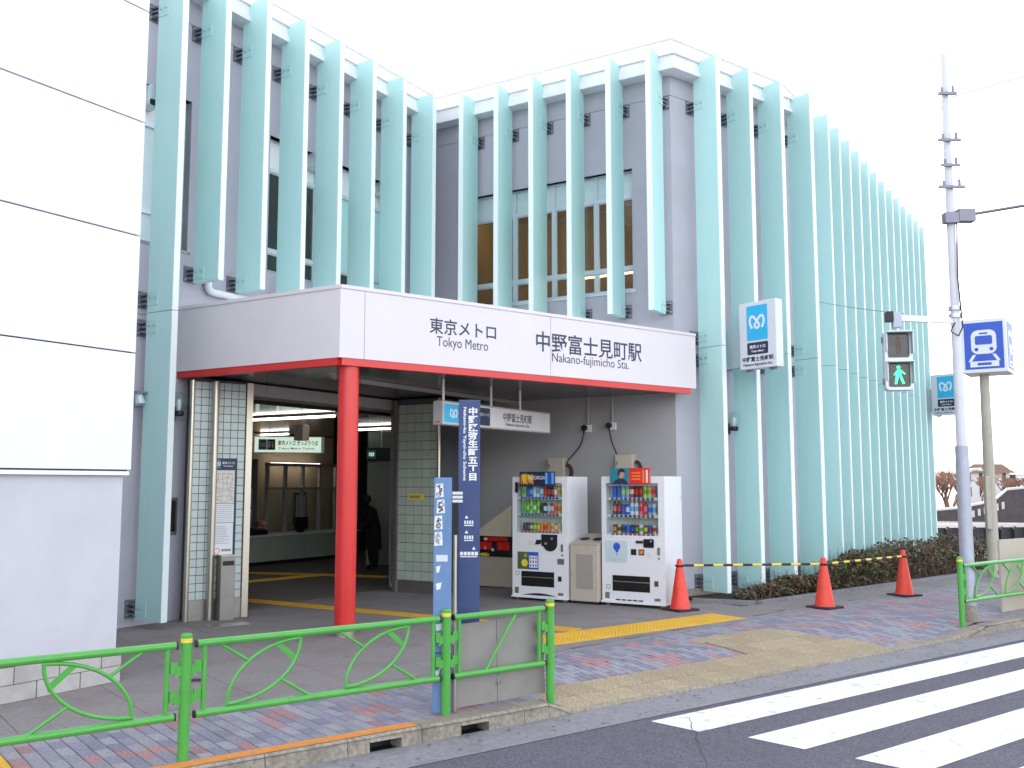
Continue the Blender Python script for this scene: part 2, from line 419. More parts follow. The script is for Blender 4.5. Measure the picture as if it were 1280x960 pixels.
# kerb stones
kerb = struct(MB(FRD.M).box(-14,40,-.18,-.04,-.28,-.15).build('kerb', MT['kerb']))
def kerb_stone(x0, x1, za=0., zb=0., slot=False):
    b = MB(FRD.M); f = -.20; k_ = -.02; t = .006
    x0 += t/2; x1 -= t/2
    zb0 = -.27
    def seg(a, b_, z0, z1, zlow=zb0):
        b.add([(a,f-.015,zlow),(b_,f-.015,zlow),(b_,k_,zlow),(a,k_,zlow),(a,f,z0-.015),(b_,f,z1-.015),(b_,f+.02,z1),(a,f+.02,z0),(a,k_,z0),(b_,k_,z1)],
              [(0,1,5,4),(4,5,6,7),(7,6,9,8),(8,9,2,3),(0,4,7,8,3),(1,2,9,6,5),(0,3,2,1)])
    if slot:
        c = (x0+x1)/2
        seg(x0, c-.13, za, za); seg(c+.13, x1, za, za)
        seg(c-.13, c+.13, za, za, -.045)
        b.box(c-.13, c+.13, f-.014, k_, -.27, -.135)
    else: seg(x0, x1, za, zb)
    o = b.build('kerb_stone', MT['kerb'], kerb)
    if slot: MB(FRD.M).box(c-.129, c+.129, -.212, -.03, -.134, -.128).box(c-.129, c+.129, -.05, -.03, -.127, -.046).build('drain_mouth_shade', MT['black'], o)  # black floor and back sheets paint the shade inside the drain slot
    return o
x = -8.74
while x < -.4:
    kerb_stone(x, x+.6, slot=(abs(x+.94) < .31)); x += .6
kerb_stone(-.34, .61, slot=True); kerb_stone(.61, .86); kerb_stone(.86, 1.12, 0, -.086)
x = 1.12
while x < 7.2: kerb_stone(x, x+.6, -.086, -.086); x += .6
kerb_stone(7.12, 7.8, -.086, -.03); kerb_stone(7.8, 8.35, -.03, 0); x = 8.35
while x < 16: kerb_stone(x, x+.6, slot=(abs(x-8.95) < .1)); x += .6
struct(MB(FRD.M).add([(-3.4,-.177,.004),(-.35,-.177,.004),(-.35,-.055,.004),(-3.4,-.055,.004)], [(0,1,2,3)]).build('kerb_paint', MT['orange_paint']))

# block pavers: 0.1 x 0.2 m, long side across the pavement, in running bond
pm = []
for k in range(3):
    b = MB(); e = .003; c = .006
    b.add([(e,e,-.02),(.1-e,e,-.02),(.1-e,.2-e,-.02),(e,.2-e,-.02),(e,e,-c+.002),(.1-e,e,-c+.002),(.1-e,.2-e,-c+.002),(e,.2-e,-c+.002),
           (e+c,e+c,0),(.1-e-c,e+c,0),(.1-e-c,.2-e-c,0),(e+c,.2-e-c,0)],
          [(0,1,5,4),(1,2,6,5),(2,3,7,6),(3,0,4,7),(4,5,9,8),(5,6,10,9),(6,7,11,10),(7,4,8,11),(8,9,10,11)])
    pm.append(b.mesh('paver', MT['paver%d' % k]))
cells = []; rs = random.Random(3)
def spans(x):                              # free intervals of a paver column, outside the tan tiles
    lo = -.02
    if 1.12 <= x+.05 < 5.9: lo = .41
    if 4.1 <= x+.05 < 5.6: lo = 1.31
    return lo, min(yb(x), yb(x+.1))
ci = 0; x = -4.4
while x < 16:
    lo, hi = spans(x); yy = -.02 - (.1 if ci % 2 else 0)
    while yy < hi:
        a0, a1 = max(yy, lo), min(yy+.2, hi)
        if a1 - a0 > .035:
            n1 = math.sin(x*3.1+yy*6.0+1.3)+math.sin(x*7.3-yy*4.1)+rs.uniform(-1.7,1.7)
            cells.append((x, a0, 2 if n1 > 1.15 else (1 if rs.random() < .45 else 0), a1-a0))
        yy += .2
    x += .1; ci += 1
def near(c): w_ = FRD.W(c[0], c[1]); return w_.length if 640+1205*w_.x/max(w_.y, .1) > -20 and w_.y > 5.6 else 99
cells.sort(key=near)
restb = [MB(FRD.M) for _ in range(3)]
for n, (x, y, kk, ln) in enumerate(cells):
    z = zs(x+.05, y+.1) + rs.uniform(-.0015, .0015)
    if n < 300:
        o = obj('paver', pm[kk], pavement, FRD.W(x, y, z), R(DEG_R))
        o.rotation_euler.x = math.atan((zs(x, y+.2)-zs(x, y))/.2); o.scale.y = ln/.2
    else:
        e = .003
        restb[kk].add([(x+e,y+e,zs(x,y)),(x+.1-e,y+e,zs(x+.1,y)),(x+.1-e,y+ln-e,zs(x+.1,y+ln)),(x+e,y+ln-e,zs(x,y+ln))], [(0,1,2,3)])
for kk in range(3): stuff(restb[kk].build('pavers', MT['paver%d' % kk], pavement))
# tan paving tiles at the crossing, with raised dots
tb = MB(); tb.box(.004,.296,.004,.296,-.02,.0)
for i in range(5):
    for j in range(5):
        tb.lathe([(.014,0),(.010,.004)], 5, (.04+.055*i, .04+.055*j, 0))
tmesh = tb.mesh('tactile_tile', MT['tan'])
for (x0, y0, nx, ny) in ((1.1,-.19,16,2), (4.1,.41,5,3)):
    for i in range(nx):
        for j in range(ny):
            x, y = x0+.3*i, y0+.3*j
            o = obj('tan_tile', tmesh, pavement, FRD.W(x, y, zs(x+.15, y+.15)+.001), R(DEG_R))
            o.rotation_euler.x = math.atan((zs(x+.15, y+.3)-zs(x+.15, y))/.3)
# edging strip between block pavers and forecourt
bs = [-9.0 + .6*i for i in range(16)] + [.7 + .6*i for i in range(30)]
for a, b_ in zip(bs, bs[1:]):
    if b_ - a > .05:
        MB(FRD.M).add([(a+.003,yb(a),.003),(b_-.003,yb(b_),.003),(b_-.003,yb(b_)+.13,.004),(a+.003,yb(a)+.13,.004),
                       (a+.003,yb(a),-.02),(b_-.003,yb(b_),-.02),(b_-.003,yb(b_)+.13,-.02),(a+.003,yb(a)+.13,-.02)],
                      [(0,1,2,3),(4,5,1,0),(5,6,2,1),(6,7,3,2),(7,4,0,3)]).build('edging_stone', MT['gutter'], forecourt)
# forecourt slabs
sl = {}
def slab(x0, x1, y0, y1, m='slab'):
    b = MB(FRD.M); e = .003; b.box(x0+e, x1-e, y0+e, y1-e, -.03, 0)
    return b.build('slab', MT[m], forecourt)
for i in range(-7, 12):
    for j in range(0, 9):
        x0 = .9*i; x1 = x0+.9; y0 = 1.35+.9*j; y1 = y0+.9
        lo = max(yb(x0), yb(x1)) + .135
        if y1 <= lo+.05: continue
        y0c = max(y0, lo)
        if x1 > 7.0 and y1 > 2.9: 
            if x0 >= 7.0: continue
            x1 = min(x1, 7.0)
        slab(x0, x1, y0c, y1)
hf = MB(FA.M); hf.add([(-9,.3,.002),(9,.3,.002),(9,9.9,.002),(-9,9.9,.002)], [(0,1,2,3)])
struct(hf.build('hall_floor', MT['hall_floor']))
# a strip of pavement beyond, right of the entrance
bx = MB(FRD.M); bx.add([(7.0,2.0,.001),(40,4.0,.001),(40,1.9,.001),(13,2.39,.001)], [(0,3,2,1)])
for i in range(12):
    x0 = 7.0+.9*i; lo = yb(x0+.9)+.135
    slab(x0, x0+.9, lo, 2.86 + .06*(i) + (.1 if i else 0.0))
# tactile guide tiles (bars)
tb = MB(); tb.box(.003,.297,.003,.297,-.01,.004)
for i in range(4): tb.box(.02,.28,.035+.07*i,.06+.07*i,.0035,.009)
ybar = tb.mesh('guide_tile', MT['yellow'])
tb = MB(); tb.box(.003,.297,.003,.297,-.01,.004)
for i in range(5):
    for j in range(5): tb.lathe([(.015,.0035),(.010,.009)], 6, (.04+.055*i, .04+.055*j, 0))
ydot = tb.mesh('guide_tile', MT['yellow'])
for i in range(15):
    for j in range(2): obj('guide_tile', ydot, forecourt, FRD.W(1.55+.3*i, 1.90+.3*j+.006*i, .002), R(DEG_R))
def guide(p, q, z=.002):
    d = (q-p); n = int(d.length/.3); dg_ = math.atan2(d.y, d.x)
    for i in range(n): obj('guide_tile', ybar, forecourt, (p.x+d.x/d.length*.3*i, p.y+d.y/d.length*.3*i, z), dg_)
guide(G(728, 786), G(305, 748)); guide(G(304, 729), G(420, 718), .006); guide(G(306, 717), G(489, 722.5), .006)
xe = FRD.L(G(8, 953))[0]
for j in range(4): obj('guide_tile', ydot, pavement, FRD.W(xe-.30, -.02+.3*j, .004), R(DEG_R))
# small things set in the ground
dr = thing('drain_cover', 'small dark round drain cover set in the concrete forecourt', 'drain cover', G(246, 851, .001), DEG_R)
MB().lathe([(.10,0),(.10,.004),(.085,.006)], 20).build('cover_ring', MT['steel_dark'], dr); MB().lathe([(.075,.004),(.07,.0075)], 20).build('cover_plate', MT['black'], dr)

# ================================================================== station building
stn = thing('station_building', 'grey two storey station building lined with tall pale teal fins', 'building', (0,0,0))
def wall(fr, x0, x1, zz, y, th, holes=(), m='wall', name='wall'):
    """Wall skin in horizontal bands zz with narrow recessed joints; holes = (x0, x1, z0, z1)."""
    for za, zb_ in zip(zz, zz[1:]):
        b = MB(fr.M); za += .005; zb_ -= .005
        X = sorted(set([x0, x1] + [h for q in holes for h in q[:2] if x0 < h < x1]))
        Z = sorted(set([za, zb_] + [h for q in holes for h in q[2:] if za < h < zb_]))
        def hole(cx, cz): return any(q[0] < cx < q[1] and q[2] < cz < q[3] for q in holes)
        H = {}
        for i in range(len(X)-1):
            for j in range(len(Z)-1): H[i, j] = hole((X[i]+X[i+1])/2, (Z[j]+Z[j+1])/2)
        for (i, j), h in H.items():
            if h: continue
            a, c, d, e = X[i], X[i+1], Z[j], Z[j+1]
            b.add([(a,y,d),(c,y,d),(c,y,e),(a,y,e)], [(0,1,2,3)]); b.add([(a,y+th,d),(c,y+th,d),(c,y+th,e),(a,y+th,e)], [(3,2,1,0)])
            if H.get((i-1, j), True): b.add([(a,y,d),(a,y,e),(a,y+th,e),(a,y+th,d)], [(0,1,2,3)])
            if H.get((i+1, j), True): b.add([(c,y,d),(c,y,e),(c,y+th,e),(c,y+th,d)], [(3,2,1,0)])
            if H.get((i, j-1), True): b.add([(a,y,d),(c,y,d),(c,y+th,d),(a,y+th,d)], [(3,2,1,0)])
            if H.get((i, j+1), True): b.add([(a,y,e),(c,y,e),(c,y+th,e),(a,y+th,e)], [(0,1,2,3)])
        b.build(name, MT[m], stn)
WY = .26                                     # wall face behind the parapet lip
COR = .26*math.tan(R((DEG_R-DEG_B)/2))       # mitre at the convex corner
LC = 3.02                                    # length of the street front before it bends away
FD = FR(FC.W(LC, 0), DEG_D); LD = 10.9
# window openings
def span(fr, pa, pb, y): return fr.P(*pa, y)[0], fr.P(*pb, y)[0]
aw0, aw1 = FA.P(336, 250, WY)[0], FA.P(487, 250, WY)[0]
zh = FA.P(341, 170, WY)[1]; zl = FA.P(342, 340, WY)[1]
al1 = FA.P(238, 200, WY)[0]; zl2 = FA.P(190, 303, WY)[1]
bw0, bw1 = FB.P(588, 300, WY)[0], FB.P(791, 300, WY)[0]
bzh = FB.P(700, 227, WY)[1]; bzl = FB.P(720, 370, WY)[1]
OP0, OP1 = -4.45, FA.P(487, 650, WY+.2)[0]                       # hall opening in the west wing
holesA = [(aw0, aw1, zl, zh), (-9.0, al1, zl2, zh), (OP0, OP1, -.1, 3.03)]
wall(FA, -9.5, .30, (2.6, 3.9, 8.02, 8.40), WY, .2, holesA); wall(FA, -9.5, OP0, (.10, 2.6), WY, .2); wall(FA, OP1, .30, (.10, 2.6), WY, .2)
wall(FA, -9.5, .30, (-.05, 8.40), WY+.012, .18, holesA, name='wall_backing')
holesB = [(bw0, bw1, bzl, bzh)]
wall(FB, -.30, LB-COR, (3.9, 8.02, 8.40), WY, .2, holesB)
wall(FB, -.30, LB-COR-.01, (3.3, 8.40), WY+.012, .18, holesB, name='wall_backing')
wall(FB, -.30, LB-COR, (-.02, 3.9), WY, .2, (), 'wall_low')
cd = .26*math.tan(R((DEG_D-DEG_R)/2))
wall(FC, COR, LC-cd, (.12, 3.9, 8.02, 8.40), WY, .2); wall(FC, COR+.01, LC-cd, (-.05, 8.40), WY+.012, .18, name='wall_backing')
wall(FD, cd, LD, (.12, 3.9, 8.02, 8.40), WY, .2); wall(FD, cd, LD-.01, (-.05, 8.40), WY+.012, .18, name='wall_backing')
# plinth
MB(FC.M).box(COR+.01, LC, WY-.05, WY+.1, -.05, .13).build('plinth', MT['kerb'], stn); MB(FD.M).box(cd, LD, WY-.05, WY+.1, -.05, .125).build('plinth', MT['kerb'], stn)
MB(FA.M).box(-9.4, OP0-.02, WY+.03, WY+.16, -.05, .11).build('plinth', MT['soil'], stn)
# back walls, end wall and roof close the building
Dend = FD.W(LD, WY); A0 = FA.W(-9.5, WY)
back = [FA.W(-9.5, 10.5), FA.W(14.5, 10.5)]
poly = [A0, FA.W(.26, WY), FB.W(LB-COR, WY), FC.W(LC-cd, WY), Dend, back[1], back[0]]
def offset(path, d):
    out = []
    for i, p in enumerate(path):
        e = []
        if i > 0: e.append((path[i]-path[i-1]).normalized())
        if i < len(path)-1: e.append((path[i+1]-path[i]).normalized())
        ns = [Vector((-q.y, q.x, 0)) for q in e]
        if len(ns) == 1: out.append(p + ns[0]*d)
        else: b = (ns[0]+ns[1]); out.append(p + b*(d*2/b.length_squared))
    return out
lip_path = [FA.W(-9.5, 0), I, K, FD.o, FD.W(LD+.1, 0)]
def band(y0, y1, z0, z1, name, m):
    a, c = offset(lip_path, y0), offset(lip_path, y1); b = MB(); n = len(a)
    for i in range(n-1):
        q = [a[i], a[i+1], c[i+1], c[i]]
        vv = [(p.x, p.y, z0) for p in q] + [(p.x, p.y, z1) for p in q]
        ff = [(3,2,1,0), (4,5,6,7), (0,1,5,4), (2,3,7,6)]
        if i == 0: ff.append((3,0,4,7))
        if i == n-2: ff.append((1,2,6,5))
        b.add(vv, ff)
    return b.build(name, MT[m], stn)
band(.0, .42, LIP_Z, LIP_Z+.07, 'parapet_lip', 'parapet'); band(.03, .41, LIP_Z+.07, LIP_Z+.24, 'parapet', 'parapet'); band(-.01, .44, LIP_Z+.24, LIP_Z+.30, 'parapet_coping', 'parapet_top')
band(.16, .40, LIP_Z+.30, LIP_Z+.56, 'parapet_upstand', 'parapet_top'); band(.12, .46, LIP_Z+.56, LIP_Z+.61, 'upstand_coping', 'parapet_top')
b = MB(); b.prism([(p.x, p.y) for p in [FA.W(-9.4,.40), FA.W(.26+.14,.40), FB.W(LB-COR,.40), FC.W(LC-cd,.40), FD.W(LD-.1,.4), back[1], back[0]]], 8.20, 8.34); b.build('roof', MT['rough_white'], stn)
for p, q in ((Dend, back[1]), (back[1], back[0]), (back[0], A0)):
    d = (q-p).normalized(); n_ = Vector((-d.y, d.x, 0))*.15
    MB().prism([(v.x, v.y) for v in (p, q, q+n_, p+n_)][::1], -.1, 8.5).build('wall', MT['wall'], stn)
# ------------------------------------------------------------------ windows with rooms behind
def window(fr, xs_, zs_, y, panes, bar=.05, skip=()):
    """panes[(col,row)] -> material key, None = open."""
    wn = bpy.data.objects.new('window', None); COL.objects.link(wn); wn.parent = stn; wn.location = fr.W(xs_[0], y); wn.rotation_euler.z = R(fr.deg)
    X = [v-xs_[0] for v in xs_]; b = MB()
    for i, v in enumerate(X):
        h = bar*(1.0 if i in (0, len(X)-1) else .55)
        b.box(v-h if i else v, v+h if i < len(X)-1 else v, 0, .07, zs_[0], zs_[-1])
    for j, z in enumerate(zs_):
        h = bar*.6
        b.box(0, X[-1], -.006, .076, z-h if j else z, z+h if j < len(zs_)-1 else z)
    b.build('window_frame', MT['frame'], wn)
    for i in range(len(X)-1):
        for j in range(len(zs_)-1):
            mk = panes.get((i, j), panes.get((None, j), panes['d']))
            c = bar*.4
            nm = 'pane' if mk.startswith('glass') else 'panel'
            MB().box(X[i]+c, X[i+1]-c, .03, .042, zs_[j]+c, zs_[j+1]-c).build(nm, MT[mk], wn)
            if nm == 'pane':                   # sash bars round the pane
                s_ = MB(); a, e, f_, h_ = X[i]+c, X[i+1]-c, zs_[j]+c, zs_[j+1]-c; t = .03
                s_.box(a, a+t, .012, .05, f_, h_).box(e-t, e, .012, .05, f_, h_).box(a+t, e-t, .013, .049, f_, f_+t).box(a+t, e-t, .013, .049, h_-t, h_)
                s_.build('sash', MT['frame'], wn)
    MB().box(-.05, X[-1]+.05, -.12, .08, zs_[0]-.05, zs_[0]-.002).build('sill', MT['frame'], wn)
    return wn
def room(fr, x0, x1, y0, y1, z0, z1, m, name='room_lining'):
    b = MB(fr.M)
    b.add([(x0,y0,z0),(x1,y0,z0),(x1,y1,z0),(x0,y1,z0),(x0,y0,z1),(x1,y0,z1),(x1,y1,z1),(x0,y1,z1)],
          [(0,1,2,3),(7,6,5,4),(2,3,7,6),(1,2,6,5),(0,3,7,4)])
    return b.build(name, MT[m], stn)
bx1 = FB.P(640, 300, WY)[0]; bx2 = FB.P(689, 300, WY)[0]; bx3 = FB.P(742, 300, WY)[0]
bzt = FB.P(640, 268, WY)[1]; bzm = FB.P(640, 352, WY)[1]
window(FB, [bw0, bx1, bx2, bx3, bw1], [bzl, bzm, bzt, bzh], WY+.10, {'d': 'glass_dim', (None, 2): 'transom'})
room(FB, bw0-.3, bw1+.25, WY+.21, 2.2, bzl-.3, bzh-.02, 'room')
MB(FB.M).box(bw0+.1, bw0+1.2, .52, .62, bzh-.12, bzh-.08).build('room_lamp', MT['lamp_warm'], stn)
MB(FB.M).box(bx2+.2, bw1-.05, .50, .54, bzm-.05, bzm-.02).build('room_lamp', MT['lamp_warm'], stn)
n = 5; ax = [aw0 + (aw1-aw0)*k/n for k in range(n+1)]
zt_ = FA.P(342, 209, WY)[1]; zm_ = FA.P(342, 312, WY)[1]
window(FA, ax, [zl, zm_, zt_, zh], WY+.12, {'d': 'glass_win', (None, 2): 'white', (3, 1): 'plate_teal', (4, 1): 'plate_teal', (4, 0): 'plate_teal'})
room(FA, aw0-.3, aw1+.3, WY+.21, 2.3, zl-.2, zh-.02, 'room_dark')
zt2 = FA.P(190, 152, WY)[1]; zm2 = FA.P(190, 262, WY)[1]
window(FA, [-9.0, -6.6, FA.P(210, 200, WY)[0], al1], [zl2, zm2, zt2, zh], WY+.12, {'d': 'transom', (None, 2): 'white', (2, 1): 'glass_win', (2, 0): 'glass_win'})
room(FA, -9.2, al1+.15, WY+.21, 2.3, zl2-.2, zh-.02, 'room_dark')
for px, py in ((184, 124), (391, 203), (476, 237)):
    xx, z = FA.P(px, py, WY+.1)
    v = bpy.data.objects.new('vent_cap', None); COL.objects.link(v); v.parent = stn; v.location = FA.W(xx, WY+.15); v.rotation_euler.z = R(FA.deg)
    MB().rrect(-.12, .12, z-.14, z+.14, .06, -.22, -.02).build('hood', MT['frame'], v); MB().rrect(-.09, .09, z-.13, z-.05, .03, -.225, -.20).build('mouth', MT['black'], v)
# ------------------------------------------------------------------ fins
FW, FT, FO = .48, .085, -.34
def fin_mesh(z0, z1, joint):
    b = MB(); e = MB()
    segs = [(z0, joint-.004), (joint+.004, z1)] if joint and z0 < joint < z1 else [(z0, z1)]
    for a, c in segs: b.box(-FT/2, FT/2, .014, FW, a, c); e.box(-FT/2-.002, FT/2+.002, 0, .0135, a, c)
    return b.mesh('fin', MT['fin']), e.mesh('edge_trim', MT['fin_edge'])
brk = MB()
for s_ in (-1, 1):
    brk.box(min(s_*FT/2, s_*(FT/2+.008)), max(s_*FT/2, s_*(FT/2+.008)), FW-.20, FW-.005, -.085, .085, 0)
    for yy in (FW-.15, FW-.06): brk.cyl((s_*(FT/2+.008), yy, .01), (s_*(FT/2+.018), yy, .01), .014, n=8, mi=1)
brk2 = MB(); brk2.box(-.11, .11, FW+.108, FW+.119, -.11, .11, 0)
for zz in (-.06, 0.0, .06): brk2.box(-.07, .07, FW-.002, FW+.108, zz-.012, zz+.012, 0)
brk2.box(-.02, .02, FW-.001, FW+.107, -.09, .09, 0)
for sx in (-.085, .085):
    for zz in (-.07, .07): brk2.cyl((sx, FW+.108, zz), (sx, FW+.09, zz), .016, n=6, mi=1)
brkm = brk.mesh('bracket_plate', [MT['plate_teal'], MT['bolt']]); brk2m = brk2.mesh('wall_bracket', [MT['bracket'], MT['bolt']])
FTOP = LIP_Z + .27
cache = {}
def fin(fr, x, z0, brz, joint=3.9):
    kx = (round(z0, 2), joint)
    if kx not in cache: cache[kx] = fin_mesh(z0, FTOP, joint)
    o = obj('fin', cache[kx][0], stn, fr.W(x, FO), R(fr.deg)); obj('edge_trim', cache[kx][1], o)
    for z in brz:
        for mm, nn in ((brkm, 'bracket_plate'), (brk2m, 'wall_bracket')): obj(nn, mm, o, (0, 0, z))
ZB = 8.02 - .12
apx = [(233,100),(287,100),(338,100),(385,150),(429,150),(470,150),(508,170),(545,180)]
axs = [FA.P(*p, FO)[0] for p in apx]
st_ = (axs[-1]-axs[0])/7.0
for i in range(8):
    x = axs[i] - FT/2
    if i == 0: fin(FA, x, .09, (.22, 3.72, 4.08, ZB))
    elif i < 3: fin(FA, x, FA.P(277, 350, FO)[1], (FA.P(277, 350, FO)[1]+.13, ZB), None)
    else: fin(FA, x, 4.25, (4.4, ZB), None)
for i, px in enumerate((573.4,617,660.6,707.9,757.6,808.2)):
    z0 = FB.P(757, 393, FO)[1]
    fin(FB, FB.P(px, 209, FO)[0] + FT/2, z0, (z0+.12, ZB), None)
for i, px in enumerate((908,950,989.6,1026.7)):
    fin(FC, FC.P(px, 465, FO)[0] - FT/2, .10, (.24, 3.72, 4.08, ZB))
for i in range(1, 14): fin(FD, .42 + .79*i, .10, (.24, 3.72, 4.08, ZB))

# ------------------------------------------------------------------ entrance canopy
CZ0, CZ1 = 3.22, 4.04
col_c = G(428, 797) + Vector((0, .125, 0))
xk, yk = FC.L(col_c); FCY = yk - .17        # fascia plane in the street-front frame
xl = FC.P(425, 400, FCY)[0]; xr = FC.P(870, 450, FCY)[0]
kn = FC.W(xl, FCY)                          # free corner of the canopy
cnp = thing('entrance_canopy', 'white fascia canopy with red trim and black station lettering over the entrance', 'canopy', (kn.x, kn.y, 0), DEG_R)
CW = xr - xl
CM = Matrix.Translation(kn) @ Matrix.Rotation(R(DEG_R), 4, 'Z'); CI = CM.inverted()
FK = FR(kn, DEG_R)
j1, j2 = FK.P(456, 400)[0], FK.P(688.5, 440)[0]
for a, b_ in ((0, j1), (j1, j2), (j2, CW)):
    MB().box(a+(.003 if a else 0), b_-.003, 0, .10, CZ0, CZ1).build('fascia_panel', MT['fascia'], cnp, bevel=.004)
MB().box(.001, CW-.001, -.012, .13, CZ1, CZ1+.045).build('fascia_cap', MT['fascia'], cnp, bevel=.004)
MB().box(.04, CW-.12, .012, .11, CZ0-.085, CZ0-.001).build('red_trim', MT['red'], cnp)
# side fascia runs back to the west wing, parallel to the rear wall
ls = DEG_B + 180.0 - DEG_R                  # direction of the side in the canopy frame
sidelen = 0.0; dirB = -FB.u
for k in range(400):
    p = kn + dirB*(k*.01)
    if FA.L(p)[1] >= WY-.005: sidelen = k*.01; break
SM = Matrix.Rotation(R(DEG_B-DEG_R), 4, 'Z')
MB(SM).box(-sidelen, -.001, .001, .10, CZ0, CZ1-.001).build('fascia_panel', MT['fascia'], cnp)
MB(SM).box(-sidelen, -.001, -.012, .13, CZ1-.0005, CZ1+.0445).build('fascia_cap', MT['fascia'], cnp)
MB(SM).box(-sidelen, -.05, .012, .11, CZ0-.0845, CZ0-.0015).build('red_trim', MT['red'], cnp)
p1, p2, p3, p4, p5 = [CI @ q for q in (FC.W(xl+.12, FCY+.08), FC.W(xr-.13, FCY+.08), FC.W(xr-.13, WY-.01), FB.W(LB-COR, WY-.01), FB.W(-.25, WY-.01))]
p6 = CI @ (kn + dirB*(sidelen-.02) + FB.v*.08)
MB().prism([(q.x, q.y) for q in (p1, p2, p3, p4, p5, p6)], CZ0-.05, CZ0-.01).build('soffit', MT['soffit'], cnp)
MB().prism([(q.x, q.y) for q in (p1, p2, p3, p4, p5, p6)], CZ1-.10, CZ1-.05).build('canopy_roof', MT['parapet'], cnp)
cc = CI @ col_c
MB().cyl((cc.x, cc.y, .105), (cc.x, cc.y, CZ0-.04), .122, n=28).build('column', MT['red'], cnp, smooth=True)
for da, z_, r_ in ((-72, .235, .016), (-110, .6, .008), (-60, 1.1, .006), (-95, .17, .010)):
    a_ = R(da); MB().add([(cc.x+.1232*math.cos(a_+t_*.06), cc.y+.1232*math.sin(a_+t_*.06), z_+v_) for t_, v_ in ((-r_*40*.1,-r_),(r_*40*.1,-r_*1.4),(r_*40*.08,r_*1.6),(-r_*40*.07,r_))], [(0,1,2,3)]).build('paint_chip', MT['paper_w'], cnp)
MB().cyl((cc.x, cc.y, 0), (cc.x, cc.y, .105), .128, n=28).build('column_base', MT['steel'], cnp, smooth=True)
for body, pxa, pxb, pya, pyb, bo in (('東京メトロ', (537,407), (620,415), 396, 423, .012), ('Tokyo Metro', (546,427), (610,436), 422, 441, .0),
                           ('中野富士見町駅', (670,427), (802,440), 413, 451, .012), ('Nakano-fujimicho Sta.', (690,447), (786,459), 441, 462, .0)):
    xa, za = FK.P(*pxa); xb, zb_ = FK.P(*pxb)
    mid = ((pxa[0]+pxb[0])/2, (pxa[1]+pxb[1])/2)
    zc = FK.P(*mid)[1]; d = FK.P(mid[0], 500)[1]
    ht = {'東京メトロ': .205, 'Tokyo Metro': .165, '中野富士見町駅': .285, 'Nakano-fujimicho Sta.': .165}[body]
    text(body, xb-xa, ht, MT['navy'], cnp, (xa+xb)/2, -.002 if body[0] != '中' and body[0] != 'N' else -.002, zc, bold=bo)
# ------------------------------------------------------------------ tiled piers, lintel and hall
def pier(fr, wd, dp, z1, tw, th, mkey, base=.22, sides=True):
    pr = bpy.data.objects.new('tiled_pier', None); COL.objects.link(pr); pr.parent = stn; pr.location = fr.W(0, 0); pr.rotation_euler.z = R(fr.deg)
    MB().box(0, wd, .006, dp, .0, z1).build('core', MT['grout'], pr)
    MB().box(-.004, wd+.004, -.004, .02, 0, base).build('skirting', MT['steel_dark'], pr)
    nx = max(1, round(wd/tw)); nz = int((z1-base)/th); g_ = .009; ww = wd/nx
    t = MB().box(g_/2, ww-g_/2, 0, .012, g_/2, th-g_/2).mesh('tile', MT[mkey])
    for i in range(nx):
        for j in range(nz): obj('tile', t, pr, (i*ww, 0, base+j*th))
    if sides:
        ny = max(1, round(dp/tw)); hh = dp/ny
        for k, xx in ((0, 0.0),):
            t2 = MB().box(-.007, .0, g_/2, hh-g_/2, g_/2, th-g_/2).mesh('tile', MT[mkey])
            for i in range(ny):
                for j in range(nz): obj('tile', t2, pr, (0, i*hh, base+j*th))
    return pr
FP = FR(G(233, 777), DEG_R); pw = .80
pier(FP, pw-.09, .42, 3.12, .105, .105, 'tile', .26, False)
FQ = FR(G(496, 740), DEG_B); qw = FQ.P(547, 650)[0]
pier(FQ, qw, .9, 3.14, .15, .15, 'tile_sage', .20, False)
# stainless pipes and jambs of the entrance
pp = MB(FP.M)
for nm, x, y, r in (('door_pipe', -.03, -.03, .034), ('door_pipe', .27, -.06, .045)):
    MB(FP.M).cyl((x, y, .0), (x, y, 3.10), r, n=16).build(nm, MT['steel'], stn, smooth=True)
MB(FP.M).box(pw-.085, pw+.0, -.03, .40, 0, 3.11).build('door_jamb', MT['steel'], stn)
MB(FQ.M).box(-.075, -.004, -.03, .5, 0, 3.13).build('door_jamb', MT['steel_dark'], stn)
MB(FQ.M).cyl((qw+.03, -.02, 0), (qw+.03, -.02, 3.13), .03, n=14).build('door_pipe', MT['steel'], stn, smooth=True)
lx = [OP0-.35+.72*k for k in range(7)]
for a, b_ in zip(lx, lx[1:]):
    MB(FA.M).box(a+.004, b_-.004, .02, .46, 2.98, 3.145).build('lintel_panel', MT['lintel'], stn)
# hall shell
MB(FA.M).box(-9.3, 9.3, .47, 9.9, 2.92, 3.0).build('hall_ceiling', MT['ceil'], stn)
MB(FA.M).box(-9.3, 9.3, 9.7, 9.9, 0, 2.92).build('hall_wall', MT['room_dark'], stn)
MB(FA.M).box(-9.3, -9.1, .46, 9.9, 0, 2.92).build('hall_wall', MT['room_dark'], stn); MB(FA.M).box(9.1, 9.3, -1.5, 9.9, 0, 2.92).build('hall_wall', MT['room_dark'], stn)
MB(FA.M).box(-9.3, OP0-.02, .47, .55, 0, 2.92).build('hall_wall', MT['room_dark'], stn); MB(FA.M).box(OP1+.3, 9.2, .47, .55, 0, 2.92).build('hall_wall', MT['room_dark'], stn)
pq = G(478, 706); MB(Matrix.Translation(pq) @ Matrix.Rotation(R(15),4,'Z')).box(-.35,1.2,0,.12,.0,2.9).build('hall_partition', MT['tile_sage'], stn)
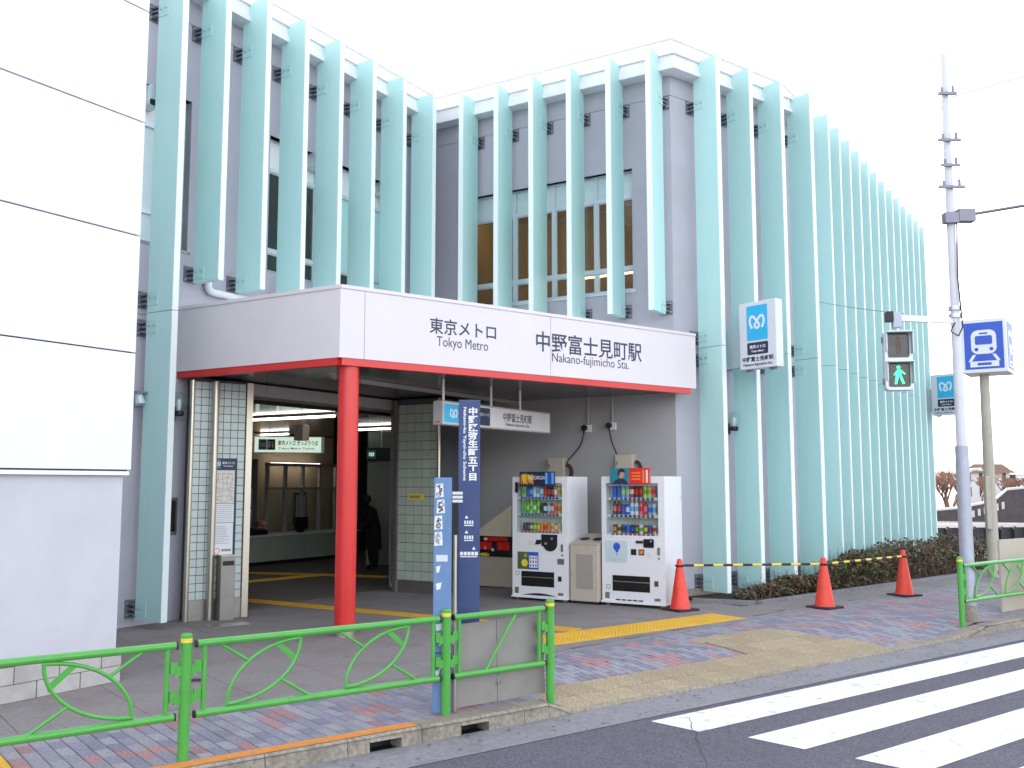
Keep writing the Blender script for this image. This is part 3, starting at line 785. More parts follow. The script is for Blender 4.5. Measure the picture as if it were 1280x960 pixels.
# ceiling strip lights
def on_ceiling(px, py, z=2.9): return G(px, py, z)
for nm, pa, ln in (('a', (312, 526), 2.0), ('b', (310, 545), 1.3), ('c', (446, 538), 1.2), ('d', (468, 552), 1.2), ('e', (372, 478), 0)):
    if not ln: continue
    p = G(pa[0], pa[1], 2.86)
    lamp = thing('strip_light', {'a': 'long white fluorescent strip on the dark hall ceiling nearest the doorway', 'b': 'short white fluorescent strip above the ticket hall sign', 'c': 'white fluorescent strip deeper in the hall beside the tiled pier', 'd': 'short fluorescent strip deep in the dark ticket hall'}[nm], 'ceiling light', (p.x, p.y, 2.86), DEG_B, 'hall ceiling lights')
    MB().box(0, ln, -.06, .06, .03, .059).build('fitting', MT['white'], lamp); MB().cyl((.02, 0, .012), (ln-.02, 0, .012), .020, n=8).build('tube', MT['tube'], lamp)
# ceiling track in the canopy soffit
tr = thing('ceiling_rail', 'pale slim metal rail fixed under the dark canopy soffit', 'rail', FA.W(-3.9, -1.55, CZ0-.11), DEG_A)
MB().box(0, 4.2, -.03, .03, 0, .055).build('channel', MT['lintel'], tr); MB().box(.02, 4.18, .06, .09, .02, .055).build('cover_strip', MT['lintel'], tr)
# ticket counter and booth
FH = FR(G(306, 709), DEG_A)
tk = thing('ticket_counter', 'pale tiled ticket counter with windows at the back of the hall', 'counter', (FH.o.x, FH.o.y, 0), DEG_A)
MB().box(-.6, 3.6, 0, .5, .08, .62).build('base', MT['lintel'], tk)
MB().box(-.6, 3.6, .03, .5, 0, .08).build('plinth', MT['black'], tk)
MB().box(-.6, 3.62, -.12, .5, .62, .66).build('counter_top', MT['parapet'], tk)
for k in range(7): MB().box(-.58+.6*k, -.02+.6*k, -.008, .0, .10, .60).build('tile_panel', MT['tile_sage'], tk)
for k in range(6): MB().box(.78+.56*k, .84+.56*k, .2, .28, .66, 2.15).build('mullion', MT['lintel'], tk)
MB().box(.78, 3.64, .19, .29, 2.15, 2.22).build('head_rail', MT['lintel'], tk); MB().box(.78, 3.64, .19, .29, 1.62, 1.68).build('transom_rail', MT['lintel'], tk)
for k in range(5): MB().box(.84+.56*k, 1.34+.56*k, .235, .243, .66, 1.62).build('pane', MT['glass'], tk)
MB().box(-.6, 3.7, .9, 1.0, 0, 2.9).build('back_wall', MT['room'], tk)
MB().box(-.55, .72, .44, .5, .66, 2.3).build('wall_panel', MT['room_dark'], tk)
for x, z in ((0, 1.45), (0, 1.0)): MB().box(x-.05, x+.55, .42, .44, z-.2, z+.2).build('poster', MT['paper_w'], tk)
MB().box(1.95, 2.35, .5, .55, .8, 1.55).build('notice', MT['room_dark'], tk); MB().box(2.0, 2.3, .49, .5, .9, 1.5).build('notice_sheet', MT['paper'], tk)
MB().box(1.3, 2.9, .6, .64, 2.2, 2.24).build('booth_lamp', MT['tube'], tk)
mon = thing('monitor', 'small black monitor standing on the ticket counter', 'monitor', FH.W(1.75, .08, .66), DEG_A); MB().box(-.2,.2,-.02,.03,.06,.34).build('screen', MT['black'], mon); MB().box(-.06,.06,-.05,.08,0,.06).build('stand', MT['black'], mon)
fl = thing('flower_arrangement', 'pinkish flowers and leaves in a dark box on the counter', 'flowers', FH.W(.25, .05, .66), DEG_A)
MB().box(-.3,.3,-.14,.14,0,.10).build('box', MT['black'], fl)
rf = random.Random(5)
for k in range(16):
    c = (rf.uniform(-.25,.35), rf.uniform(-.12,.12), rf.uniform(.12,.28)); 
    b = MB(); b.lathe([(.01,-.03),(.05,-.01),(.055,.02),(.02,.045)], 7, c); b.build('bloom' if k % 2 else 'leaf', MT['p_pink' if k % 4 == 1 else ('cream' if k % 2 else 'leaf_a')], fl)
# hanging ticket sign in the hall
ps = G(317, 569, 0)
tsd = 19.0
v = ray(317, 566); t = tsd/v.y; c0 = Vector((v.x*t, v.y*t, 0)); zsn = EYE+v.z*t
ts = thing('ticket_sign', 'lit white hanging sign reading Kippu Uriba with teal logo square', 'sign', (c0.x, c0.y, zsn), 12.0)
MB().box(0, 1.36, 0, .12, 0, .33).build('sign_box', MT['frame'], ts); MB().box(.015, 1.30, -.004, 0, .015, .315).build('lit_face', MT['sign_lit'], ts)
MB().box(.09, .25, -.008, -.0045, .06, .27).build('logo_panel', MT['teal_sign'], ts); MB().box(.255, .41, -.008, -.0045, .06, .27).build('pictogram_panel', MT['black'], ts)
logo(.17, .165, .055, -.009, ts, MT['white']); MB().disc(.30,.21,.022,-.010,-.0085).box(.28,.32,-.010,-.0085,.10,.18).disc(.36,.20,.018,-.010,-.0085).box(.345,.375,-.010,-.0085,.10,.175).build('pictogram', MT['white'], ts)
text('東京メトロ きっぷうりば', .78, .10, MT['black'], ts, .85, -.006, .20, bold=.02); text('Tokyo Metro Tickets', .70, .05, MT['black'], ts, .82, -.006, .085, bold=.01)
for x in (.3, 1.05): MB().cyl((x,.06,.33),(x,.06,2.92-zsn),.008,n=6).build('hanger', MT['frame'], ts)
sp = thing('ceiling_box', 'small pale box hanging from the hall ceiling before the ticket sign', 'speaker', G(377, 541, 2.60), DEG_B)
MB().box(-.10,.10,-.08,.08,-.13,.13).build('casing', MT['beige'], sp, bevel=.01); MB().cyl((0,0,.13),(0,0,.31),.008,n=6).build('hanger', MT['frame'], sp)
for px, py, lb in ((465, 527, 'small dark square sign with teal logo high in the hall'), (465, 568, 'small dark square sign with pale teal logo hanging lower in the hall')):
    v = ray(px, py); t = 20.0/v.y
    q = Vector((v.x*t, v.y*t, EYE+v.z*t)); s2 = thing('exit_sign', lb, 'sign', q, 12.0)
    MB().box(-.12,.5,0,.08,-.14,.14).build('sign_box', MT['black'], s2); MB().box(-.10,.08,-.004,0,-.09,.09).build('logo_panel', MT['teal_sign'], s2); logo(-.01, 0, .055, -.006, s2, MT['sign_lit'])
    MB().cyl((.2,.04,.14),(.2,.04,2.94-q.z),.008,n=6).build('hanger', MT['frame'], s2)
# yellow notice on the tiled pier
z = FQ.P(520, 621)[1]; xq = FQ.P(520, 621)[0]
yn = thing('yellow_notice', 'narrow yellow notice strip stuck on the sage tiled pier', 'notice', FQ.W(xq, -.014, z), DEG_B)
MB().box(-.16,.16,-.004,.006,-.05,.05).build('plate', MT['p_yellow'], yn); MB().box(-.12,.10,-.006,-.0045,-.02,.02).build('print', MT['ink'], yn)

# ------------------------------------------------------------------ information board, box and pipes at the left pier
xa, za = FP.P(264, 695, -.1); xb, zb_ = FP.P(298, 573, -.1)
ib = thing('information_board', 'tall navy framed board with map and notice sheets on the tiled pier', 'notice board', FP.W(xa, -.05, za), DEG_R)
bw_, bh_ = xb-xa, zb_-za
MB().box(0, bw_, 0, .045, 0, bh_).build('frame', MT['navy'], ib)
MB().box(.02, bw_-.02, -.004, 0, bh_*.885, bh_-.012).build('header', MT['navy'], ib)
MB().box(.025, bw_*.33, -.008, -.0045, bh_*.893, bh_-.02).build('logo_panel', MT['teal_sign'], ib); logo(bw_*.19, bh_*.94, .04, -.009, ib, MT['white'])
text('東京メトロ', bw_*.5, .035, MT['white'], ib, bw_*.64, -.006, bh_*.952, bold=.02); text('Tokyo Metro', bw_*.42, .022, MT['white'], ib, bw_*.64, -.006, bh_*.918, bold=.02)
MB().box(.025, bw_-.025, -.006, -.001, bh_*.535, bh_*.875).build('map_sheet', MT['paper'], ib); MB().box(.025, bw_-.025, -.0062, -.001, bh_*.335, bh_*.53).build('timetable_sheet', MT['paper_w'], ib); MB().box(.022, bw_-.03, -.009, -.001, .004, bh_*.33).build('notice_sheet', MT['paper_w'], ib)
rm = random.Random(2); b = MB()
for k in range(7):
    pts = [(.03+(bw_-.06)*t_/5.0, bh_*(.56+.045*k)+rm.uniform(-.02,.02)) for t_ in range(6)]; b.ribbon(spline(pts, 3), .004, -.0075-.0003*k, -.0065)
for k in range(4): b.ribbon(spline([(bw_*(.2+.2*k)+rm.uniform(-.03,.03), bh_*(.55+.06*t_)) for t_ in range(6)], 3), .003, -.0105-.0003*k, -.0098)
b.build('map_lines', MT['ink'], ib)
b = MB()
for k in range(11): b.box(.05, .05+(bw_-.12)*rm.uniform(.5,1), -.011, -.0095, bh_*.12+.022*k, bh_*.12+.022*k+.005)
for k in range(9): b.box(.04, bw_-.05, -.0075, -.0065, bh_*.35+.025*k, bh_*.35+.025*k+.004)
b.build('print_lines', MT['ink'], ib)
MB().ribbon([(bw_*.27+.035*math.cos(a*.42), .055+.035*math.sin(a*.42)) for a in range(16)], .007, -.012, -.0095).build('no_smoking_mark', MT['p_red'], ib)
MB().box(bw_*.45, bw_*.85, -.011, -.0095, .05, .08).build('print_block', MT['ink'], ib)
xa = FP.P(274, 740, -.2)[0]; xb = FP.P(292, 740, -.2)[0]
bn = thing('steel_bin', 'narrow stainless steel box standing below the information board', 'ash bin', FP.W(xa, -.24), DEG_R)
MB().box(0, xb-xa, 0, .17, 0, .82).build('body', MT['steel_dark'], bn, bevel=.006); MB().box(.02, xb-xa-.02, -.003, 0, .70, .76).build('slot', MT['black'], bn)
MB().box(-.004, xb-xa+.004, -.004, .174, .82, .835).build('lid', MT['steel'], bn)
fm = thing('floor_mat', 'thin dark square floor plate in front of the steel box', 'floor plate', FP.W(.25, -.62, .001), DEG_R); MB().box(-.2,.3,-.12,.12,0,.006).build('plate', MT['steel_dark'], fm); MB().box(.12,.3,-.10,.06,.006,.009).build('label_plate', MT['beige'], fm)
xs_, z = FA.P(213, 645, WY)
cbx = thing('wall_cabinet', 'narrow dark recessed cabinet with brass frame beside the teal fin', 'cabinet', FA.W(xs_, WY, z), DEG_A)
MB().box(-.09,.09,-.02,.0,-.24,.24).build('frame', MT['steel'], cbx); MB().box(-.06,.06,-.024,-.019,-.20,.20).build('door', MT['black'], cbx)
# globe lamps on the walls
def globe(fr, px, py, lb):
    x, z = fr.P(px, py, WY-.13)
    o = thing('globe_lamp', lb, 'wall lamp', fr.W(x, WY, z), fr.deg, 'globe wall lamps')
    MB().box(-.05,.05,-.02,0,-.24,-.06).build('wall_plate', MT['black'], o); MB().cyl((0,0,-.16),(0,-.14,-.16),.018,n=8).build('arm', MT['black'], o)
    MB().lathe([(.05,-.19),(.07,-.17),(.07,-.13),(.05,-.12)], 14, (0,-.14,0)).build('socket', MT['black'], o)
    b = MB(); b.lathe([(.045,-.12)] + [(.125*math.sin(R(a)), -.125*math.cos(R(a))) for a in range(30, 180, 15)] + [(.002,.125)], 18, (0,-.14,0)); b.build('globe', MT['glass'], o, smooth=True)
    MB().lathe([(.02,-.12),(.03,-.05),(.028,.0),(.01,.03)], 10, (0,-.14,0)).build('bulb', MT['white'], o, smooth=True)
globe(FA, 223, 502, 'clear glass globe lamp on the wall between teal fin and tiled pier')
globe(FC, 917, 524, 'clear glass globe lamp on the wall behind the street front fins')
x, z = FA.P(172, 496, WY)
sl_ = thing('flood_lamp', 'small twin flood lamp under a bracket on the grey wall', 'flood lamp', FA.W(x, WY, z), DEG_A)
MB().box(-.16,.16,-.2,0,.03,.055).build('bracket', MT['steel_dark'], sl_)
for dx in (-.08, .06): MB().cyl((dx,-.12,.03),(dx,-.16,-.11),.05,.065,n=12).build('lamp_head', MT['frame'], sl_)
# down pipe above the canopy roof
xa, za = FA.P(261, 352, WY-.08); 
dp = thing('drain_pipe', 'grey elbowed drain pipe running along the wall above the canopy', 'pipe', FA.W(xa, WY-.07, za-.1), DEG_A)
MB().tube([(0,0,.45),(0,0,.05),(.015,0,.0),(.06,0,-.03),(.12,0,-.035),(1.6,0,-.04)], .05, 12).build('pipe', MT['parapet'], dp, smooth=True); MB().lathe([(.06,0),(.06,.04)], 12, (0,0,.12)).build('collar', MT['parapet'], dp)

# ------------------------------------------------------------------ hanging station sign under the canopy
HS = 12.9
v = ray(553, 530.5); t = HS/v.y; hp = Vector((v.x*t, v.y*t, EYE+v.z*t))
FS = FR(hp, 57.0); hl = FS.P(688, 532)[0]; hh = .325
hs_ = thing('hanging_sign', 'long pale hanging sign with station name on rods under the canopy', 'sign', hp, 57.0)
MB().box(0, hl, 0, .16, 0, hh).build('sign_box', MT['lintel'], hs_, bevel=.006)
MB().box(.02, hl-.04, -.004, 0, .02, hh-.025).build('face', MT['fascia'], hs_)
MB().box(.03, .42, -.008, -.0045, .035, hh-.04).build('logo_panel', MT['cyan'], hs_); logo(.24, .16, .085, -.009, hs_, MT['white'])
MB().box(.80, 1.12, -.008, -.0045, .035, hh-.04).build('name_panel', MT['navy'], hs_); text('東京メトロ', .26, .05, MT['white'], hs_, .96, -.010, .19, bold=.01)
xc = FS.P(647, 527)[0]; xw = FS.P(665, 527)[0]-FS.P(629, 527)[0]
text('中野富士見町駅', xw, .135, MT['navy'], hs_, xc, -.006, .185, bold=.012); text('Nakano-fujimicho Sta.', xw*.83, .06, MT['navy'], hs_, xc, -.006, .075, bold=.012)
MB().box(-.002, .0, .04, .12, .03, .045).build('maker_label', MT['p_red'], hs_)
for px in (560, 619.5, 655.5):
    xr_ = FS.P(px, 500)[0]; MB().cyl((xr_,.08,hh),(xr_,.08,CZ0-.05-hp.z),.018,n=8).build('rod', MT['white'], hs_)

# ------------------------------------------------------------------ switch boxes, conduits and cables on the rear wall
for (cx_, cy_), (bx_, by_), lb in (((733, 535), (696, 583), 'left'), ((763.5, 532), (781, 579), 'right')):
    x, z = FB.P(cx_, cy_, WY-.03)
    o = thing('wall_conduit', 'conduit and socket on the rear wall above the %s' % ('machine with the dark coffee banner' if lb == 'left' else 'machine with the portrait banner'), 'conduit', FB.W(x, WY, z), DEG_B, 'conduits on the rear wall')
    MB().cyl((.03,-.025,.04),(.03,-.025,CZ0-.05-z),.016,n=8).build('conduit', MT['lintel'], o); MB().box(-.01,.09,-.05,0,-.07,.05).build('socket_box', MT['paper_w'], o, bevel=.006); MB().cyl((-.01,-.05,0),(-.01,-.12,0),.045,n=10).build('plug', MT['black'], o)
    x2, z2 = FB.P(bx_, by_, WY-.1); dx, dz = x2-x, z2-z
    sg = 1
    MB().tube([(q.x, -.09, q.y) for q in spline([(-.01,-.02),(dx*.35+(.10 if lb == 'left' else -.05), dz*.45),(dx*.6, dz*.85),(dx+.20 if lb == 'left' else dx-.05, dz*(1.02 if lb == 'left' else .85))], 6)], .011, 6).build('cable', MT['rubber'], o)
    s2 = thing('switch_box', 'beige meter box with coiled cable on the wall behind the %s machine' % ('coffee banner' if lb == 'left' else 'portrait banner'), 'meter box', FB.W(x2, WY, z2), DEG_B, 'meter boxes on the rear wall')
    MB().box(-.15,.15,-.14,0,-.2,.14).build('casing', MT['beige'], s2, bevel=.008); MB().box(-.14,.14,-.152,-.141,-.19,.13).build('door', MT['beige'], s2); MB().box(-.115,-.10,-.165,-.152,-.03,.03).build('latch', MT['steel_dark'], s2)
    for k in range(3): MB().tube([(.17+.10*math.sin(R(a))*(1-.15*k), -.05-.02*k, -.10+.14*math.cos(R(a))*(1-.12*k)) for a in range(0, 181, 15)], .011, 6).build('cable_loop', MT['rubber'], s2)

# ------------------------------------------------------------------ vending machines and bin
def machine(name, label, p0, p1, H_, D_, banner, rows):
    d = (p1-p0); W_ = d.length; deg = DEG_B
    o = thing('vending_machine', label, 'vending machine', p0, deg)
    wx0, wx1, wz0, wz1 = W_*.075, W_*.90, H_*.545, H_*.945; rec = .17; b0 = .07
    b = MB()
    b.box(0, W_, .03, D_, b0+.002, wz0); b.box(0, W_, .03, D_, wz1, H_); b.box(0, wx0, .03, D_, wz0, wz1); b.box(wx1, W_, .03, D_, wz0, wz1); b.box(wx0, wx1, rec+.03, D_, wz0, wz1)
    b.build('cabinet', MT['vend'], o)
    b = MB()
    b.box(.002, W_-.002, 0, .029, b0, wz0-.002); b.box(.002, W_-.002, 0, .029, wz1+.002, H_-.004); b.box(.002, wx0-.002, 0, .029, wz0-.0015, wz1+.0015); b.box(wx1+.002, W_-.002, 0, .029, wz0-.0015, wz1+.0015)
    b.build('door', MT['vend'], o)
    MB().box(-.005, W_+.005, -.035, D_-.02, b0-.028, b0-.001).build('base_plate', MT['white'], o, bevel=.006)
    for fx in (.05, W_-.09):
        for fy in (.03, D_-.1): MB().box(fx, fx+.05, fy, fy+.05, 0, b0-.028).build('foot', MT['steel_dark'], o)
    MB().box(wx0, wx1, rec, rec+.029, wz0, wz1).build('display_back', MT['vend_in'], o)
    MB().box(wx0, wx1, .012, .016, wz0, wz1).build('display_glass', MT['glass'], o)
    MB().box(wx0+.02, wx1-.02, .05, .08, wz1-.035, wz1-.012).build('display_light', MT['paper_w'], o)
    pit = (wz1-wz0)/3.0
    bot = MB(); bot.lathe([(.031,0),(.033,.01),(.033,.06)], 10, mi=0); bot.lathe([(.0335,.05),(.0335,.115)], 10, mi=1); bot.lathe([(.033,.11),(.032,.145),(.014,.18),(.014,.2),(.016,.2),(.016,.215),(.01,.217)], 10, mi=0)
    can = MB(); can.lathe([(.026,0),(.030,.008),(.030,.035)], 10, mi=0); can.lathe([(.0304,.03),(.0304,.085)], 10, mi=1); can.lathe([(.030,.083),(.030,.11),(.024,.12),(.024,.123)], 10, mi=0)
    bm_, cm_ = bot.mesh('display_bottle', [MT['white'], MT['white']]), can.mesh('display_can', [MT['white'], MT['white']])
    for j in range(3):
        zsf = wz0 + .045 + pit*(2-j) - (.02 if j == 2 else 0)
        MB().box(wx0+.01, wx1-.01, .035, rec, zsf-.012, zsf).build('shelf', MT['white'], o)
        MB().box(wx0+.01, wx1-.01, .028, .035, zsf-.04, zsf+.002).build('price_rail', MT['p_blue' if (j+rows['k']) % 2 == 0 else 'p_red'] if False else MT['paper_w'], o)
        items = rows['r'][j]; n = len(items)
        for i, it in enumerate(items):
            xx = wx0 + .06 + (wx1-wx0-.12)*(i+.5)/n
            q = obj('display_bottle' if it[0] == 'b' else 'display_can', bm_ if it[0] == 'b' else cm_, o, (xx, .10, zsf+.001))
            for si, mk in enumerate(it[1:]):
                q.material_slots[si].link = 'OBJECT'; q.material_slots[si].material = MT[mk]
            if it[0] == 'c' and j < 2: q.scale = (1, 1, 1.25)
            MB().box(xx-.022, xx+.022, .022, .028, zsf-.034, zsf-.016).build('button', MT['black'], o)
            MB().box(xx-.024, xx+.024, .022, .028, zsf-.012, zsf).build('price_tag', MT['p_red' if (j == 2 or i > n*.55 and j == 1) else 'p_blue'], o)
    # delivery slot
    MB().box(W_*.17, W_*.76, -.006, .03, H_*.115, H_*.235).build('delivery_slot', MT['black_gloss'], o, bevel=.004); MB().box(W_*.18, W_*.75, -.012, -.006, H_*.185, H_*.192).build('flap_edge', MT['steel_dark'], o)
    MB().box(W_*.05, W_*.12, -.004, 0, b0+.03, b0+.12).build('vent', MT['steel_dark'], o); MB().box(W_*.83, W_*.92, -.004, 0, b0+.03, b0+.07).build('vent', MT['steel_dark'], o)
    MB().disc(W_*.10, H_*.215 if banner == 'a' else b0+.2, .035, -.004, 0).disc(W_*.10, H_*.215 if banner == 'a' else b0+.2, .024, -.006, -.004, mi=1).build('recycling_mark', [MT['p_green'], MT['paper_w']], o)
    MB().rrect(W_*.885, W_*.925, H_*.40, H_*.46, .015, -.012, 0).build('lock', MT['steel_dark'], o); MB().disc(W_*.905, H_*.375, .012, -.01, 0).build('key_hole', MT['black'], o)
    MB().box(W_*.83, W_*.89, -.006, 0, H_*.165, H_*.205).build('coin_return', MT['black' if banner == 'a' else 'p_brown'], o)
    bn_ = bpy.data.objects.new('banner', None); COL.objects.link(bn_); bn_.parent = o
    if banner == 'a':
        n_ = 14; cxx, czz = W_*.54, H_*.535; wdt = W_*.28
        MB().plate([(cxx, czz), (cxx, czz-.17)] + [(cxx+wdt*.55-wdt*.45*math.cos(R(a)), czz-.14-.11*math.sin(R(a))) for a in range(20, 181, 20)] + [(cxx+wdt, czz)], -.012, 0).build('coin_panel', MT['black_gloss'], o)
        b = MB(); b.box(cxx+.05, cxx+.10, -.016, -.012, czz-.15, czz-.12); b.disc(cxx+.18, czz-.06, .02, -.016, -.012); b.build('coin_slot', MT['steel'], o)
        MB().box(W_*.30, W_*.41, -.006, 0, H_*.445, H_*.49).build('price_card', MT['paper'], o); MB().plate([(W_*.42, H_*.45), (W_*.52, H_*.455), (W_*.545, H_*.49), (W_*.45, H_*.49)], -.012, 0).build('bill_slot', MT['black'], o)
        MB().box(W_*.10, W_*.30, -.005, 0, H_*.25, H_*.39).build('poster', MT['leaf_a'], o); MB().disc(W_*.23, H_*.30, .055, -.008, -.005, mi=0).build('poster_dress', MT['p_yellow'], o); MB().disc(W_*.245, H_*.36, .028, -.008, -.005).build('poster_face', MT['skin'], o)
        MB().box(W_*.30, W_*.48, -.005, 0, H_*.25, H_*.39).build('poster', MT['p_blue'], o)
        b = MB(); b.box(W_*.315, W_*.465, -.008, -.005, H_*.265, H_*.36); b.build('poster_sheet', MT['paper_w'], o)
        b = MB()
        for i in range(3):
            for j in range(3): b.box(W_*(.33+.05*i), W_*(.35+.05*i), -.011, -.008, H_*(.275+.03*j), H_*(.29+.03*j))
        b.build('poster_print', MT['black'], o)
        MB().box(W_*.82, W_*.94, -.005, 0, H_*.30, H_*.345).build('notice', MT['steel_dark'], o)
        MB().plate([(W_*.18, b0+.012)] + [(W_*.18+W_*.62*k/8.0, b0+.012+.035*math.sin(math.pi*k/8.0)) for k in range(1, 8)] + [(W_*.80, b0+.012)], -.004, 0).build('kick_recess', MT['black'], o)
        MB().box(W_*.17, W_*.80, -.055, -.035, H_-.145, H_+.075).build('board', MT['navy'], bn_)
        rb = random.Random(9)
        for k in range(7): MB().plate([(W_*.18+.035*k+rb.uniform(0,.02), H_-.12+rb.uniform(0,.06)), (W_*.21+.035*k, H_-.13+rb.uniform(0,.03)), (W_*.23+.03*k, H_+.0+rb.uniform(0,.05)), (W_*.19+.03*k, H_+.02+rb.uniform(0,.04))], -.0575-.0004*k, -.055).build('leaf_print', MT['p_yellow' if k % 3 else 'p_orange'], bn_)
        for k, mk in ((0, 'p_sky'), (1, 'p_blue'), (2, 'p_sky')): MB().box(W_*(.64+.055*k), W_*(.68+.055*k), -.0575, -.055, H_-.11, H_+.06).build('can_print', MT[mk], bn_)
        text('GEORGIA', W_*.28, .055, MT['white'], bn_, W_*.50, -.060, H_-.015, bold=.01)
        MB().box(.06, .10, -.02, 0, wz1-.14, wz1+.02).build('hook', MT['black'], o)
    else:
        MB().rrect(W_*.06, W_*.42, H_*.335, H_*.50, .02, -.006, 0).build('light_panel', MT['p_sky'] if False else MT['transom'], o)
        MB().disc(W_*.245, H_*.455, .058, -.010, -.006, sx=.95).plate([(W_*.215, H_*.425), (W_*.275, H_*.425), (W_*.25, H_*.405)], -.0095, -.006).disc(W_*.245, H_*.395, .010, -.0098, -.006).build('balloon_print', MT['p_blue'], o)
        text('Otsuka', W_*.25, .05, MT['frame'], o, W_*.235, -.008, H_*.36)
        MB().box(W_*.55, W_*.66, -.01, 0, H_*.485, H_*.505).build('bill_slot', MT['black'], o); MB().rrect(W_*.67, W_*.83, H_*.455, H_*.52, .012, -.012, 0).disc(W_*.79, H_*.505, .035, -.016, -.012).build('coin_panel', MT['black_gloss'], o)
        MB().disc(W_*.79, H_*.505, .016, -.019, -.016).build('coin_slot', MT['steel'], o)
        MB().box(W_*.47, W_*.555, -.006, 0, H_*.395, H_*.44).build('display', MT['black'], o); MB().box(W_*.59, W_*.68, -.006, 0, H_*.395, H_*.44).box(W_*.605, W_*.665, -.009, -.006, H_*.405, H_*.43, 1).build('sticker', [MT['p_brown'], MT['p_orange']], o)
        b = MB()
        for k in range(4): b.box(W_*.71, W_*.80-.01*k, -.003, 0, H_*.38+.02*k, H_*.38+.02*k+.006)
        b.build('print_lines', MT['frame'], o)
        for k in range(5): MB().box(W_*(.22+.09*k), W_*(.29+.09*k), -.004, 0, b0+.012, b0+.03).build('vent_slit', MT['black'], o)
        MB().box(W_*.17, W_*.80, -.055, -.035, H_-.11, H_+.12).build('board', MT['p_red'], bn_); MB().box(W_*.17, W_*.48, -.058, -.055, H_-.11, H_+.12).build('board_photo', MT['teal_sign'], bn_)
        MB().plate([(W_*.20,H_-.108),(W_*.47,H_-.108),(W_*.42,H_-.05),(W_*.36,H_-.02),(W_*.27,H_-.05)], -.0605, -.058).build('shirt_print', MT['navy'], bn_); MB().disc(W_*.36, H_+.03, .062, -.063, -.0605, sx=.72).build('face_print', MT['skin'], bn_)
        MB().plate([(W_*.30,H_+.03),(W_*.31,H_+.09),(W_*.36,H_+.112),(W_*.41,H_+.095),(W_*.42,H_+.05),(W_*.40,H_+.065),(W_*.34,H_+.06),(W_*.325,H_+.0)], -.0655, -.063).build('hair_print', MT['black'], bn_)
        b = MB(); 
        for k in range(3): b.box(W_*.52, W_*.66, -.058, -.055, H_-.05+.045*k, H_-.03+.045*k)
        b.build('print_lines', MT['p_orange'], bn_)
        for k in range(2): MB().box(W_*(.69+.055*k), W_*(.72+.055*k), -.058, -.055, H_-.09, H_+.09).build('bottle_print', MT['paper_w' if k else 'p_orange'], bn_)
    return o
VZ = 1.86
C = lambda k, a, b_: (k, a, b_)
rowsA = {'k': 0, 'r': [[C('b','p_lime','p_green'),C('b','p_blue','p_blue'),C('c','p_blue','p_sky'),C('b','white','paper_w'),C('b','white','p_sky'),C('b','p_sky','white'),C('c','p_red','p_red'),C('b','p_brown','p_red'),C('c','black','p_red'),C('c','p_pink','white'),C('c','p_lime','p_orange')],
        [C('b','p_green','p_green'),C('b','p_green','p_lime'),C('b','p_lime','p_green'),C('b','p_green','white'),C('b','p_lime','p_green'),C('c','p_brown','black'),C('c','black','white'),C('c','p_sky','frame'),C('c','p_red','paper'),C('c','p_pink','p_red'),C('c','p_yellow','p_orange')],
        [C('c','p_brown','navy'),C('c','black','p_blue'),C('c','p_brown','p_yellow'),C('c','p_green','p_lime'),C('c','p_orange','p_yellow'),C('c','p_orange','p_orange'),C('c','p_orange','p_red'),C('c','p_orange','p_orange'),C('c','cream','p_orange'),C('c','p_orange','cream'),C('c','cream','p_yellow')]]}
rowsB = {'k': 1, 'r': [[C('b','p_blue','p_blue'),C('b','p_blue','p_blue'),C('b','p_sky','p_lime'),C('b','p_sky','p_lime'),C('b','p_red','white'),C('b','p_brown','p_red'),C('b','p_brown','p_red'),C('b','p_lime','p_green'),C('b','p_lime','p_orange'),C('b','p_pink','p_red')],
        [C('b','p_brown','p_pink'),C('b','p_brown','p_red'),C('c','p_blue','p_blue'),C('c','p_blue','white'),C('b','white','p_sky'),C('b','white','p_sky'),C('b','p_pink','p_red'),C('b','p_red','p_pink'),C('c','p_sky','p_blue'),C('c','white','p_sky')],
        [C('c','p_brown','p_orange'),C('c','p_yellow','p_brown'),C('c','p_blue','black'),C('c','p_blue','p_blue'),C('c','navy','p_blue'),C('c','p_brown','p_green'),C('c','white','p_green'),C('c','p_brown','p_yellow'),C('c','p_blue','p_brown'),C('c','cream','p_red')]]}
v0 = G(640.5, 749); v1 = v0 + FB.u*.96
machine('vm', 'white vending machine with the dark coffee banner and black half round coin panel', v0, v1, VZ, .66, 'a', rowsA)
v2 = G(753, 756); v3 = v2 + FB.u*.99
machine('vm', 'white vending machine with the red portrait banner and pale blue panel', v2, v3, VZ, .66, 'b', rowsB)
rb0 = v1 + FB.u*.03 + FB.v*.0; rl = (v2-rb0).dot(FB.u) - .03; off = (v2-rb0).dot(FB.v)
rb = thing('recycling_bin', 'beige recycling bin with round holes between the vending machines', 'recycling bin', rb0 + FB.v*.02, DEG_B)
MB().box(0, rl, 0, .55, .04, .86).plate([(0,0),(0,0),(0,0)], 0, 0).build('body', MT['beige'], rb) if False else MB().box(0, rl, 0, .55, .04, .86).build('body', MT['beige'], rb, bevel=.008)
MB().add([(0,-.01,.865),(rl,-.01,.865),(rl,.55,1.0),(0,.55,1.0),(0,-.01,.862),(rl,-.01,.862),(rl,.55,.862),(0,.55,.862)], [(0,1,2,3),(4,7,6,5),(0,4,5,1),(1,5,6,2),(2,6,7,3),(3,7,4,0)]).build('lid', MT['beige'], rb)
for xx in (.12, rl-.12): 
    MB(Matrix.Translation((xx,.25,.931)) @ Matrix.Rotation(R(13.5),4,'X')).lathe([(.075,0),(.075,.006)], 18).build('hole', MT['black'], rb)
